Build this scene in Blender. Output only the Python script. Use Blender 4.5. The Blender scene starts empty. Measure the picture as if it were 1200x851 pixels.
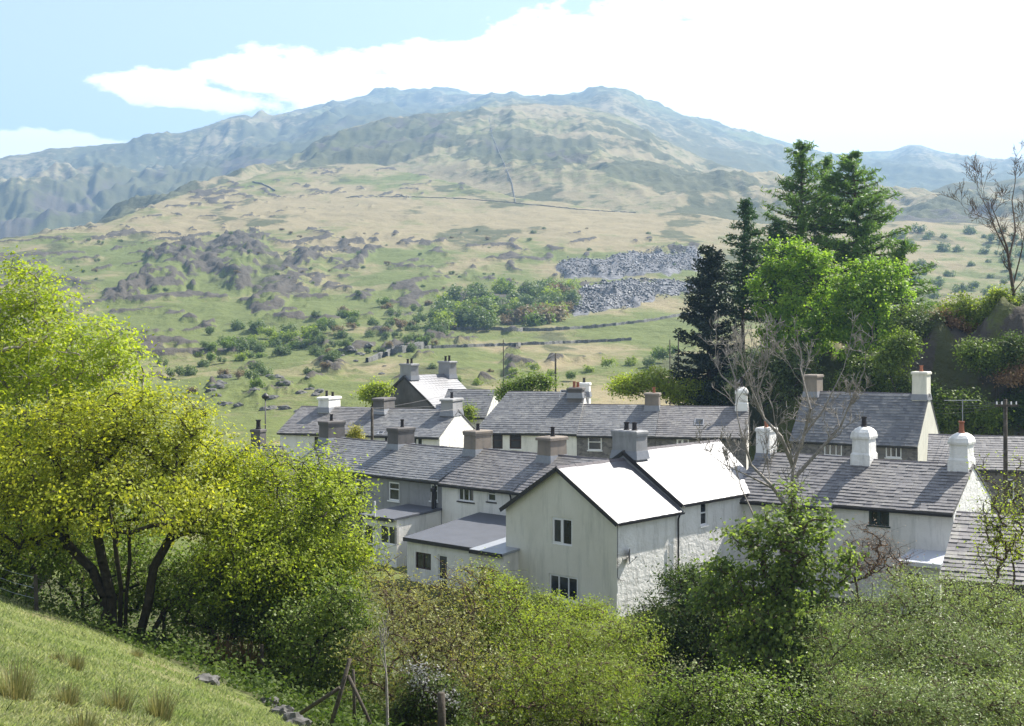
import bpy, math, random
import numpy as np
from mathutils import Vector
R = math.radians
scene = bpy.context.scene
C = scene.collection
ZC = 13.0            # eye height above the village ground
F = 1500.0           # focal length in photo pixels (photo 1200 wide)
HY = 390.0           # horizon row in the photo

def P(px, py, D):
    return Vector(((px - 600) / F * D, D, ZC - (py - HY) / F * D))

def tag(o, label=None, cat=None, group=None, kind=None):
    if label: o['label'] = label
    if cat:
        o['category'] = cat
        if not kind: kind = 'thing'
    if group: o['group'] = group
    if kind: o['kind'] = kind
    return o

def empty(name, loc, rz=0.0):
    o = bpy.data.objects.new(name, None); C.objects.link(o)
    o.location = loc; o.rotation_euler = (0, 0, rz); o.empty_display_size = .3
    return o

def link(name, me, mat, parent=None):
    o = bpy.data.objects.new(name, me); C.objects.link(o)
    if mat is not None: me.materials.append(mat)
    if parent is not None: o.parent = parent
    return o

def np_mesh(name, V, Fc, smooth=False):
    """V (n,3), Fc (m,k) int"""
    me = bpy.data.meshes.new(name)
    V = np.ascontiguousarray(V, dtype=np.float32); Fc = np.ascontiguousarray(Fc, dtype=np.int32)
    m, k = Fc.shape
    me.vertices.add(len(V)); me.vertices.foreach_set('co', V.ravel())
    me.loops.add(m * k); me.loops.foreach_set('vertex_index', Fc.ravel())
    me.polygons.add(m)
    me.polygons.foreach_set('loop_start', np.arange(0, m * k, k, dtype=np.int32))
    me.polygons.foreach_set('loop_total', np.full(m, k, dtype=np.int32))
    if smooth: me.polygons.foreach_set('use_smooth', np.ones(m, dtype=bool))
    me.update(calc_edges=True)
    return me

class MB:
    def __init__(s): s.v = []; s.f = []
    def quad(s, a, b, c, d):
        i = len(s.v); s.v += [tuple(a), tuple(b), tuple(c), tuple(d)]; s.f.append((i, i+1, i+2, i+3))
    def poly(s, pts):
        i = len(s.v); s.v += [tuple(p) for p in pts]; s.f.append(tuple(range(i, i+len(pts))))
    def hexa(s, b, t):
        """bottom 4 pts, top 4 pts (same order, ccw seen from above)"""
        i = len(s.v); s.v += [tuple(p) for p in b] + [tuple(p) for p in t]
        s.f += [(i+3, i+2, i+1, i), (i+4, i+5, i+6, i+7)]
        for k in range(4):
            j = (k+1) % 4; s.f.append((i+k, i+j, i+4+j, i+4+k))
    def box(s, x0, x1, y0, y1, z0, z1):
        s.hexa([(x0,y0,z0),(x1,y0,z0),(x1,y1,z0),(x0,y1,z0)], [(x0,y0,z1),(x1,y0,z1),(x1,y1,z1),(x0,y1,z1)])
    def taper(s, cx, cy, z0, z1, w0, d0, w1, d1):
        s.hexa([(cx-w0/2,cy-d0/2,z0),(cx+w0/2,cy-d0/2,z0),(cx+w0/2,cy+d0/2,z0),(cx-w0/2,cy+d0/2,z0)],
               [(cx-w1/2,cy-d1/2,z1),(cx+w1/2,cy-d1/2,z1),(cx+w1/2,cy+d1/2,z1),(cx-w1/2,cy+d1/2,z1)])
    def obox(s, o, u, v, n, u0, u1, v0, v1, n0, n1):
        o, u, v, n = map(Vector, (o, u, v, n))
        g = lambda a, b, c: o + u*a + v*b + n*c
        s.hexa([g(u0,v0,n0), g(u1,v0,n0), g(u1,v1,n0), g(u0,v1,n0)], [g(u0,v0,n1), g(u1,v0,n1), g(u1,v1,n1), g(u0,v1,n1)])
    def lathe(s, c, prof, n=12):
        i = len(s.v)
        for r, z in prof:
            for k in range(n):
                a = 2*math.pi*k/n; s.v.append((c[0]+r*math.cos(a), c[1]+r*math.sin(a), c[2]+z))
        for j in range(len(prof)-1):
            for k in range(n):
                k2 = (k+1) % n
                s.f.append((i+j*n+k, i+j*n+k2, i+(j+1)*n+k2, i+(j+1)*n+k))
        s.f.append(tuple(i+(len(prof)-1)*n+k for k in range(n)))
    def tube(s, pts, rad, n=6):
        pts = [Vector(p) for p in pts]
        if not hasattr(rad, '__len__'): rad = [rad]*len(pts)
        i = len(s.v); prev = None
        for k, p in enumerate(pts):
            d = (pts[min(k+1, len(pts)-1)] - pts[max(k-1, 0)])
            d = d.normalized() if d.length > 1e-9 else Vector((0,0,1))
            u = d.cross(Vector((0,0,1)) if abs(d.z) < .9 else Vector((1,0,0))).normalized()
            if prev is not None:
                u = (prev - d*prev.dot(d)).normalized() if (prev - d*prev.dot(d)).length > 1e-6 else u
            prev = u; w = d.cross(u)
            for j in range(n):
                a = 2*math.pi*j/n; s.v.append(tuple(p + (u*math.cos(a) + w*math.sin(a))*rad[k]))
        for k in range(len(pts)-1):
            for j in range(n):
                j2 = (j+1) % n; s.f.append((i+k*n+j, i+k*n+j2, i+(k+1)*n+j2, i+(k+1)*n+j))
        s.f.append(tuple(i+j for j in reversed(range(n)))); s.f.append(tuple(i+(len(pts)-1)*n+j for j in range(n)))
    def mesh(s, name, smooth=False):
        me = bpy.data.meshes.new(name); me.from_pydata(s.v, [], s.f)
        if smooth:
            me.polygons.foreach_set('use_smooth', np.ones(len(me.polygons), dtype=bool))
        me.update(); return me
    def build(s, name, mat, parent=None, smooth=False):
        return link(name, s.mesh(name, smooth), mat, parent)

# ------------------------------------------------------------------ materials
def newmat(name):
    m = bpy.data.materials.new(name); m.use_nodes = True
    nt = m.node_tree; nt.nodes.clear()
    out = nt.nodes.new('ShaderNodeOutputMaterial')
    return m, nt, out
def N(nt, t, **kw):
    n = nt.nodes.new(t)
    for k, v in kw.items():
        if k.startswith('_'): setattr(n, k[1:], v)
        else: n.inputs[k.replace('__', ' ')].default_value = v
    return n
def ramp(nt, fac, stops):
    r = nt.nodes.new('ShaderNodeValToRGB')
    e = r.color_ramp.elements
    while len(e) < len(stops): e.new(.5)
    for el, (p, c) in zip(e, stops):
        el.position = p; el.color = (*c, 1) if len(c) == 3 else c
    nt.links.new(fac, r.inputs[0]); return r.outputs[0]
def mixc(nt, fac, a, b, mode='MIX'):
    m = nt.nodes.new('ShaderNodeMix'); m.data_type = 'RGBA'; m.blend_type = mode
    for s, v in ((0, fac), (6, a), (7, b)):
        if hasattr(v, 'links'): nt.links.new(v, m.inputs[s])
        elif s == 0: m.inputs[s].default_value = v
        else: m.inputs[s].default_value = (*v, 1)
    return m.outputs[2]
def mathn(nt, op, a, b=None, c=None, clamp=False):
    m = nt.nodes.new('ShaderNodeMath'); m.operation = op; m.use_clamp = clamp
    for i, v in enumerate((a, b, c)):
        if v is None: continue
        if hasattr(v, 'links'): nt.links.new(v, m.inputs[i])
        else: m.inputs[i].default_value = v
    return m.outputs[0]
def noise(nt, vec, scale, detail=4, rough=.55, out='Fac'):
    n = nt.nodes.new('ShaderNodeTexNoise'); n.inputs['Scale'].default_value = scale
    n.inputs['Detail'].default_value = detail; n.inputs['Roughness'].default_value = rough
    nt.links.new(vec, n.inputs['Vector']); return n.outputs[out]
def objco(nt, which='Object'):
    return nt.nodes.new('ShaderNodeTexCoord').outputs[which]
def principled(nt, out, col, rough=.8, spec=.3, normal=None, metal=0.0):
    p = nt.nodes.new('ShaderNodeBsdfPrincipled')
    if hasattr(col, 'links'): nt.links.new(col, p.inputs['Base Color'])
    else: p.inputs['Base Color'].default_value = (*col, 1)
    if hasattr(rough, 'links'): nt.links.new(rough, p.inputs['Roughness'])
    else: p.inputs['Roughness'].default_value = rough
    p.inputs['Specular IOR Level'].default_value = spec; p.inputs['Metallic'].default_value = metal
    if normal is not None: nt.links.new(normal, p.inputs['Normal'])
    if out is not None: nt.links.new(p.outputs[0], out.inputs[0])
    return p
def bump(nt, h, strength=.5, dist=.02):
    b = nt.nodes.new('ShaderNodeBump'); b.inputs['Strength'].default_value = strength; b.inputs['Distance'].default_value = dist
    nt.links.new(h, b.inputs['Height']); return b.outputs[0]
def island(nt):
    return nt.nodes.new('ShaderNodeNewGeometry').outputs['Random Per Island']

def mat_wall(name, c1, c2, bscale=9, bdist=.012, rough=.9, stain=None, bstr=.6):
    m, nt, out = newmat(name); co = objco(nt)
    n1 = noise(nt, co, .55, 6, .65)
    col = ramp(nt, n1, [(.32, c2), (.62, c1)])
    if stain:
        mp = nt.nodes.new('ShaderNodeMapping'); mp.inputs['Scale'].default_value = (2.2, 2.2, .35)
        nt.links.new(co, mp.inputs[0])
        s = noise(nt, mp.outputs[0], 1.0, 5, .7)
        col = mixc(nt, ramp(nt, s, [(.5, (0,0,0)), (.74, (.7,.7,.7))]), col, stain)
    h = noise(nt, co, bscale, 5, .6)
    principled(nt, out, col, rough, .2, bump(nt, h, bstr, bdist)); return m

def mat_stone(name, c1, c2, mortar):
    m, nt, out = newmat(name); co = objco(nt)
    v = nt.nodes.new('ShaderNodeTexVoronoi'); v.inputs['Scale'].default_value = 3.6
    mp = nt.nodes.new('ShaderNodeMapping'); mp.inputs['Scale'].default_value = (1, 1, 1.7)
    nt.links.new(co, mp.inputs[0]); nt.links.new(mp.outputs[0], v.inputs['Vector'])
    d = nt.nodes.new('ShaderNodeTexVoronoi'); d.feature = 'DISTANCE_TO_EDGE'; d.inputs['Scale'].default_value = 3.6
    nt.links.new(mp.outputs[0], d.inputs['Vector'])
    sep = nt.nodes.new('ShaderNodeSeparateColor'); nt.links.new(v.outputs['Color'], sep.inputs[0])
    col = ramp(nt, sep.outputs[0], [(0, c1), (1, c2)])
    e = ramp(nt, d.outputs['Distance'], [(.02, (0,0,0)), (.07, (1,1,1))])
    col = mixc(nt, e, mortar, col)
    principled(nt, out, col, .9, .2, bump(nt, e, .6, .03)); return m

def mat_slate(name, cols, rough=(.42, .6), lichen=None, spec=.45, lich_amt=.6):
    m, nt, out = newmat(name); co = objco(nt)
    col = ramp(nt, island(nt), [(i/(len(cols)-1), c) for i, c in enumerate(cols)])
    n1 = noise(nt, co, 7, 4, .7)
    col = mixc(nt, mathn(nt, 'MULTIPLY', n1, .55), col, (.06, .062, .068))
    if lichen:
        l = ramp(nt, noise(nt, co, 1.1, 8, .72), [(.52, (0,0,0)), (.7, (lich_amt,)*3)])
        col = mixc(nt, l, col, lichen)
    rg = mathn(nt, 'MULTIPLY_ADD', n1, rough[1]-rough[0], rough[0])
    principled(nt, out, col, rg, spec, bump(nt, noise(nt, co, 30, 3, .6), .3, .006)); return m

def mat_plain(name, col, rough=.6, spec=.4, metal=0, var=.25, scale=6):
    m, nt, out = newmat(name)
    n1 = noise(nt, objco(nt), scale, 4, .6)
    c = mixc(nt, n1, tuple(x*(1-var) for x in col), tuple(min(1, x*(1+var)) for x in col))
    principled(nt, out, c, rough, spec, None, metal); return m

def mat_leaf(name, cols, trans, tfac=.45, rough=.5, spec=.3, big=1.2, gain=1.75):
    cols = [tuple(min(.6, x*gain) for x in c) for c in cols]; tfac = min(.62, tfac+.08)
    m, nt, out = newmat(name)
    isl = island(nt)
    n1 = noise(nt, objco(nt), big, 3, .6)
    f = mathn(nt, 'ADD', mathn(nt, 'MULTIPLY', isl, .6), mathn(nt, 'MULTIPLY_ADD', n1, 1.4, -.5), clamp=True)
    col = ramp(nt, f, [(i/(len(cols)-1), c) for i, c in enumerate(cols)])
    p = principled(nt, None, col, rough, spec)
    t = nt.nodes.new('ShaderNodeBsdfTranslucent')
    tc = mixc(nt, 1.0, col, trans, 'MULTIPLY')
    nt.links.new(tc, t.inputs[0])
    mx = nt.nodes.new('ShaderNodeMixShader'); mx.inputs[0].default_value = tfac
    nt.links.new(p.outputs[0], mx.inputs[1]); nt.links.new(t.outputs[0], mx.inputs[2])
    nt.links.new(mx.outputs[0], out.inputs[0]); return m

def mat_bark(name, c1, c2):
    m, nt, out = newmat(name); co = objco(nt)
    n1 = noise(nt, co, 5, 5, .7)
    principled(nt, out, ramp(nt, n1, [(.3, c1), (.7, c2)]), .9, .15, bump(nt, noise(nt, co, 18, 4, .6), .7, .02)); return m

def mat_glass():
    m, nt, out = newmat('window glass')
    n1 = noise(nt, objco(nt), .9, 2, .5)
    principled(nt, out, ramp(nt, n1, [(.35, (.012, .014, .016)), (.7, (.06, .065, .07))]), .06, .5); return m

# ------------------------------------------------------------------ numpy noise
def _h(ix, iy, seed):
    h = (ix.astype(np.int64) * 374761393 + iy.astype(np.int64) * 668265263 + seed * 974711) & 0xffffffff
    h = ((h ^ (h >> 13)) * 1274126177) & 0xffffffff
    return (h ^ (h >> 16)) & 0xffffffff
def pn(x, y, seed=0):
    x = np.asarray(x, float); y = np.asarray(y, float)
    ix = np.floor(x); iy = np.floor(y); fx = x - ix; fy = y - iy
    u = fx*fx*fx*(fx*(fx*6-15)+10); v = fy*fy*fy*(fy*(fy*6-15)+10)
    def g(dx, dy):
        a = _h(ix+dx, iy+dy, seed) / 4294967296.0 * 2*np.pi
        return np.cos(a)*(fx-dx) + np.sin(a)*(fy-dy)
    a, b, c, d = g(0,0), g(1,0), g(0,1), g(1,1)
    return ((a + u*(b-a)) + v*((c + u*(d-c)) - (a + u*(b-a)))) * 1.5
def fbm(x, y, o=4, seed=0, g=.5):
    s = 0; a = 1
    for i in range(o):
        s = s + a*pn(x*2**i, y*2**i, seed+i*17); a *= g
    return s
def ridged(x, y, o=4, seed=0, g=.5):
    s = 0; a = 1
    for i in range(o):
        s = s + a*(1-2*np.abs(pn(x*2**i, y*2**i, seed+i*17))); a *= g
    return s
def sst(a, b, x):
    t = np.clip((x-a)/(b-a), 0, 1); return t*t*(3-2*t)
def inpoly(px, py, poly):
    """signed-ish distance (px): positive inside"""
    px = np.asarray(px, float); py = np.asarray(py, float)
    ins = np.zeros(px.shape, bool); d = np.full(px.shape, 1e9)
    n = len(poly)
    for i in range(n):
        x0, y0 = poly[i]; x1, y1 = poly[(i+1) % n]
        c = ((y0 > py) != (y1 > py))
        with np.errstate(divide='ignore', invalid='ignore'):
            xi = (x1-x0)*(py-y0)/((y1-y0) if y1 != y0 else 1e-9)+x0
        ins ^= c & (px < xi)
        L = (x1-x0)**2+(y1-y0)**2
        t = np.clip(((px-x0)*(x1-x0)+(py-y0)*(y1-y0))/max(L, 1e-9), 0, 1)
        d = np.minimum(d, np.hypot(px-(x0+t*(x1-x0)), py-(y0+t*(y1-y0))))
    return np.where(ins, d, -d)
HAZE_D = 2.0e-4; EXPO = 1.4
# ================================================================== the land
DM = np.array([130, 215, 300, 400, 550, 720, 930, 1250, 1600.])
ZM = np.array([0, 0, 3, 10.3, 27.7, 56, 100, 171, 250.])
YM = HY - (ZM - ZC)*F/DM
def zmap(D):
    return (np.interp(D*.93, DM, ZM) + np.interp(D, DM, ZM)*2 + np.interp(D*1.07, DM, ZM))/4
NEAR_D = np.array([0, 6, 12, 20, 28, 38, 46, 60, 75, 130.])
NEAR_PX = np.array([0, 350, 700.])
NEAR_Z = np.array([[11.4,10.5,9.3,8.0,6.75,5.15,3.2,.8,0,0],[11.4,10.2,8.7,6.6,4.4,2.2,1.0,.1,0,0],[11.4,8.5,6,4,2.3,1.0,.4,0,0,0]])
YA = np.array([(-400,300),(0,284),(60,275),(110,268),(150,252),(200,235),(250,222),(300,208),(350,198),(440,194),(500,208),(560,225),(620,237),(680,244),(760,249),(840,255),(900,266),(1000,268),(1060,262),(1200,262),(1700,258)], float)
YB = np.array([(-400,310),(60,300),(100,276),(112,265),(140,250),(180,237),(240,222),(290,206),(340,192),(355,181),(370,168),(400,155),(430,148),(470,140),(520,133),(560,128),(620,122),(660,123),(700,128),(720,133),(750,148),(790,170),(830,190),(880,200),(920,208),(980,215),(1040,224),(1090,222),(1130,212),(1165,213),(1200,206),(1700,190)], float)
YC = np.array([(-400,215),(-100,205),(0,187),(60,175),(100,172),(165,168),(230,150),(270,139),(285,136),(300,139),(340,130),(420,115),(480,107),(510,104),(530,106),(555,112),(580,111),(600,114),(655,116),(680,111),(700,106),(712,105),(735,109),(780,129),(850,149),(920,165),(980,183),(1010,178),(1045,177),(1065,170),(1080,170),(1095,175),(1130,183),(1165,190),(1200,196),(1500,215),(1900,225)], float)
CRAG1 = [(128,358),(150,330),(178,300),(190,287),(215,283),(240,292),(262,276),(300,272),(322,285),(318,310),(300,320),(290,345),(265,340),(240,330),(215,345),(190,350),(160,352)]
CRAG2 = [(288,372),(300,335),(335,302),(380,285),(420,278),(446,290),(425,310),(385,328),(355,345),(320,374)]
CRAG3 = [(535,320),(560,314),(585,318),(580,328),(545,328)]
CRAG4 = [(495,325),(515,318),(530,325),(515,334),(498,333)]
CRAG5 = [(440,415),(470,398),(540,385),(560,400),(500,412),(455,425)]
CRAG6 = [(228,462),(300,448),(348,452),(345,468),(290,475),(235,474)]
CRAG7 = [(760,298),(790,286),(835,288),(835,300),(790,304)]
SCREE = [[(653,312),(664,300),(700,303),(745,296),(822,298),(826,318),(770,325),(700,328),(660,325)],
         [(670,372),(668,352),(690,335),(740,331),(822,334),(822,346),(770,350),(720,364),(690,372)]]
HEATH_SHADE = [[(352,192),(360,176),(380,162),(430,148),(520,134),(545,150),(520,175),(470,192),(400,196)],  # dark patches: heather plus slope shade put into the colour
         [(530,185),(560,168),(640,165),(700,178),(690,192),(600,190)],
         [(108,270),(150,250),(165,262),(140,275)],
         [(1040,262),(1062,238),(1100,226),(1140,222),(1165,240),(1150,275),(1090,285)], [(1180,262),(1200,230),(1260,225),(1260,270)]]

def land(x, y):
    """height, which (0 ground, 1 hill, 2 knoll, 3 mountain), px, yb (row of the smooth surface), cover rgba"""
    x = np.asarray(x, float); y = np.asarray(y, float)
    D = np.maximum(y, 3.0)
    px = np.clip(600 + F*x/D, -1500, 2700)
    # near field
    fx = np.clip(np.interp(px, NEAR_PX, [0, 1, 2]), 0, 2)
    zn = [np.interp(y, NEAR_D, NEAR_Z[i]) for i in range(3)]
    zn = np.where(fx < 1, zn[0]*(1-fx)+zn[1]*fx, zn[1]*(2-fx)+zn[2]*(fx-1))
    yA = np.interp(px, YA[:,0], YA[:,1]); yB = np.interp(px, YB[:,0], YB[:,1]); yC = np.interp(px, YC[:,0], YC[:,1])
    DA = np.interp(-yA, -YM, DM)
    zAc = zmap(DA)
    zA = np.where(D < DA, zmap(D), zAc - .1*(D-DA))
    zA = np.where(D < 130, 0, zA)
    # rocky bank behind the houses on the right
    b0 = np.interp(px, [880,960,1100,1300], [104,100,97,92]); bw = np.interp(px, [900,1060], [16,9])
    bank = np.interp(px, [800,900,1000,1100,1200,1400], [0,9.5,11,13.4,14.5,15.5]) * sst(b0, b0+bw, D) * (1-sst(190, 420, D))
    bank = bank*sst(800, 880, px)
    g = sst(100, 250, D)
    rough = fbm(x/60, y/60, 4, 3)*1.6 + fbm(x/14, y/14, 3, 9)*.45
    zg = zn + zA + rough*g*np.clip(1-0*D, 0, 1)*np.where(D < 2000, 1, .3) + fbm(x/3.1, y/3.1, 3, 5)*.09
    yb = HY - (zA + zn + bank - ZC)*F/D
    n1 = fbm(x/25, y/25, 4, 21)
    # crags
    onhill = (D > 140) & (D < DA+30)
    warpx = px + fbm(px/14, yb/14, 3, 31)*9; warpy = yb + fbm(px/14, yb/14, 3, 41)*5
    rock = np.zeros_like(px)
    for poly, h in ((CRAG1, 6), (CRAG2, 3.5), (CRAG3, 3), (CRAG4, 3), (CRAG5, 2.2), (CRAG6, 2.0), (CRAG7, 5)):
        s = inpoly(warpx, warpy, poly)
        mk = sst(-1.5, 5, s)*onhill
        br = sst(-.35, .25, fbm(x/22, y/30, 3, 51))
        zg = zg + mk*(h*(.25+.75*sst(0, 26, s))*.8 + (ridged(x/24, y/34, 6, 61, .62)-.6)*np.minimum(h, 9)*.42*br + mk*fbm(x/8, y/12, 3, 67)*.9)
        rock = np.maximum(rock, mk*np.clip(.35+br, 0, 1)*sst(-.15, .55, ridged(x/13, y/20, 4, 63)-.25))
    # scattered outcrops
    sc = ridged(x/42, y/60, 4, 71)
    scm = sst(1.28, 1.6, sc + .45*fbm(x/160, y/160, 2, 81) + np.where(yb > 270, .16, -.1) - np.clip((px-480)/500, 0, .6) - .5*sst(450, 480, yb))*onhill*sst(215, 260, D)
    zg = zg + scm*(1.2 + 1.6*np.clip(ridged(x/11, y/14, 3, 91), 0, 2)*.6)
    rock = np.maximum(rock, scm)
    scree = np.zeros_like(px)
    for poly in SCREE:
        s = inpoly(px + fbm(x/12, y/40, 3, 33)*7, yb + fbm(x/12, y/40, 3, 43)*4, poly)
        mk = sst(-1, 3, s)*onhill
        scree = np.maximum(scree, mk); zg = zg + mk*(2.5*sst(0, 8, s) + 1.2*fbm(x/9, y/14, 3, 23))
    bankn = bank*(1 + .10*fbm(x/6, y/6, 3, 101)) + sst(.5, 2, bank)*(fbm(x/2.6, D/2.6, 4, 103, .6)*.8 + .9*(ridged(x/5, D/5, 3, 105)-.6))
    zg = zg + bankn
    # knoll
    DB = np.interp(px, [0,110,350,520,720,900,1200], [1150,1300,1850,2150,2100,1650,1500])
    DBf = np.minimum(DA+130, DB-150)
    zBc = ZC + (HY-yB)/F*DB; zBf = ZC + (HY-yA-7)/F*DBf
    t = (D-DBf)/(DB-DBf)
    zB = np.where(t < 0, zBf - .35*(DBf-D), np.where(t < 1, zBf + (zBc-zBf)*np.clip(t, 0, 1)**.92, zBc - .22*(D-DB)))
    env = sst(-.05, .25, t)*(1 - .65*sst(.8, 1.0, t)*(1-sst(1.0, 1.2, t)))
    nb = (ridged(x/190, y/260, 5, 111, .55)-.7)*9 + fbm(x/420, y/420, 3, 121)*10 + (ridged(x/48, y/70, 4, 113, .55)-.7)*4.5
    zB = zB + nb*env
    # mountains
    DC = np.interp(px, [-400,0,170,300,420,500,545,575,700,900,1200,1700], [2900,3000,3200,3600,4400,5000,4900,4300,4000,4000,4500,4700])
    ylo = np.minimum(yA, yB)
    DCf = np.maximum(np.maximum(DB+150, DA+250), .55*DC)
    zCc = ZC + (HY-yC)/F*DC; zCf = ZC + (HY-ylo-9)/F*DCf
    t = (D-DCf)/(DC-DCf)
    zC = np.where(t < 0, zCf - .35*(DCf-D), np.where(t < 1, zCf + (zCc-zCf)*np.clip(t, 0, 1)**1.0, zCc - .3*(D-DC)))
    env = sst(-.05, .2, t)*(1 - .85*sst(.8, .98, t)*(1-sst(1.02, 1.3, t)))
    gul = np.abs(pn(px/38 + 1.6*fbm(x/600, y/900, 4, 5), D/1500, 131)); gul = gul + .35*np.abs(pn(px/13 + 1.4*fbm(x/400, y/500, 3, 6), D/900, 133))
    left = np.clip(1-px/620, 0, 1)
    zC = zC + env*((ridged(x/430, y/600, 5, 141, .55)-.8)*(18+16*left) - (1-gul*1.6)*14*left + fbm(x/900, y/900, 3, 151)*18 + (ridged(x/130, y/210, 4, 143, .55)-.7)*8)
    Z = np.maximum(np.maximum(zg, zB), zC)
    which = np.where(Z == zg, np.where(D < 215, 0, 1), np.where(Z == zB, 2, 3))
    # -------- land cover (R bare rock, G green turf against straw, B heather and scrub, A scree; R and B also hold painted shade)
    yy = HY - (Z - ZC)*F/D
    big = fbm(x/130, y/220, 4, 201); med = fbm(x/35, y/70, 4, 211)
    green = np.interp(yb, [190,225,245,285,300,330,370,420,470,540], [.45,.33,.1,.25,.55,.42,.5,.42,.34,.45])
    green = green + np.where(px < 320, .16, 0)*sst(230, 300, yb)
    for (gx, gy, rx, ry, a) in ((765,385,75,14,.6),(800,400,60,12,.5),(170,385,80,14,.4),(640,300,130,9,.35),(560,430,60,12,.35),(700,440,80,14,.4),(250,320,60,30,.3),(480,310,50,14,.3)):
        green = green + a*np.exp(-((px-gx)/rx)**2-((yb-gy)/ry)**2)
    for (gx, gy, rx, ry, a) in ((650,262,260,14,.5),(540,408,130,7,.35),(650,425,120,7,.35),(420,285,60,8,.3),(300,437,150,10,.25)):
        green = green - a*np.exp(-((px-gx)/rx)**2-((yb-gy)/ry)**2)
    green = green + .42*big + .36*med + .1
    scrub = sst(.12, .75, fbm(x/48, y/95, 5, 221)+.15*np.sin(px/40)) * .62
    near = D < 130
    green = np.where(near, .78 + .3*fbm(x/3, y/3, 3, 231) - .15*sst(30, 12, D), green); scrub = np.where(near, sst(.0, .12, px/350*0 + (px-np.interp(D, [12,28,33,38,44], [420,365,215,20,-700]))/350.)*.95*(D < 66), scrub)
    steepbank = (bank > .6) & (D < b0+bw+2)
    rock = np.where(steepbank, np.maximum(rock, sst(1000, 1080, px+30*fbm(x/4, D/4, 3, 243))*(.5+.6*fbm(x/3, D/3, 3, 241))), rock)
    scrub = np.where(bank > .5, np.clip(.45 + .7*fbm(x/5, y/5, 3, 251), 0, 1), scrub)
    # knoll cover: dark heather, with slope shade painted into the same patches
    isB = which == 2
    heath_shade = np.zeros_like(px)
    wy = yy + fbm(x/120, y/160, 3, 261)*9; wx = px + fbm(x/120, y/160, 3, 271)*14
    for poly in HEATH_SHADE: heath_shade = np.maximum(heath_shade, sst(-4, 5, inpoly(wx, wy, poly)))
    rkB = sst(.75, 1.25, ridged(x/110, y/150, 4, 281) + .3*fbm(x/300, y/300, 2, 283))
    green = np.where(isB, .42 + .3*fbm(x/260, y/300, 4, 291) - .2*sst(195, 230, yy), green)
    scrub = np.where(isB, np.clip(.3 + heath_shade*(.85+.5*fbm(x/40, y/60, 3, 301)) + .85*sst(-.25, .55, fbm(x/110, y/150, 5, 311)), 0, 1), scrub)
    rock = np.where(isB, np.clip(rkB*.7, 0, 1)*(.4+.6*heath_shade), rock)
    isC = which == 3
    low = sst(.25, .9, (yy-yC)/np.maximum(ylo-yC, 8))  # low part of the face, where mountain shade is painted into the cover
    green = np.where(isC, .5 + .3*fbm(x/500, y/600, 4, 321), green)
    scrub = np.where(isC, np.clip(.58 + left*low*1.0 + .2*low + .6*fbm(x/260, y/400, 5, 331), 0, 1), scrub)  # darker at lower left: shade of the face painted in with the heather
    rock = np.where(isC, np.clip(sst(.7, 1.3, ridged(x/240, y/400, 4, 341))*(.3+.7*left*low*1.3), 0, 1), rock)
    scree = np.where(isB | isC, 0, scree)
    cov = np.stack([np.clip(rock, 0, 1), np.clip(green, 0, 1), np.clip(scrub, 0, 1), np.clip(scree, 0, 1)], -1)
    return Z, which, px, yb, cov

def H(x, y):
    return float(land(np.array([x]), np.array([y]))[0][0])
def Hs(x, y): return land(np.asarray(x), np.asarray(y))[0]
def G(px, D, dz=0.0):
    x = (px-600)/F*D
    return Vector((x, D, H(x, D)+dz))
_Dm = np.concatenate([np.arange(135, 1400, 2.0), np.arange(1400, 5200, 10.0)])
def hit(px, py):
    k = (px-600)/F; sl_ = (py-HY)/F
    D = _Dc; z = Hs(k*D, D); i = int(np.argmax(z >= ZC-sl_*D))
    D = np.linspace(D[max(i-1, 0)], D[i], 12); z = Hs(k*D, D); i = int(np.argmax(z >= ZC-sl_*D))
    return Vector((k*D[i], D[i], z[i]))
_Dc = np.exp(np.linspace(math.log(135), math.log(5200), 190))

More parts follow.
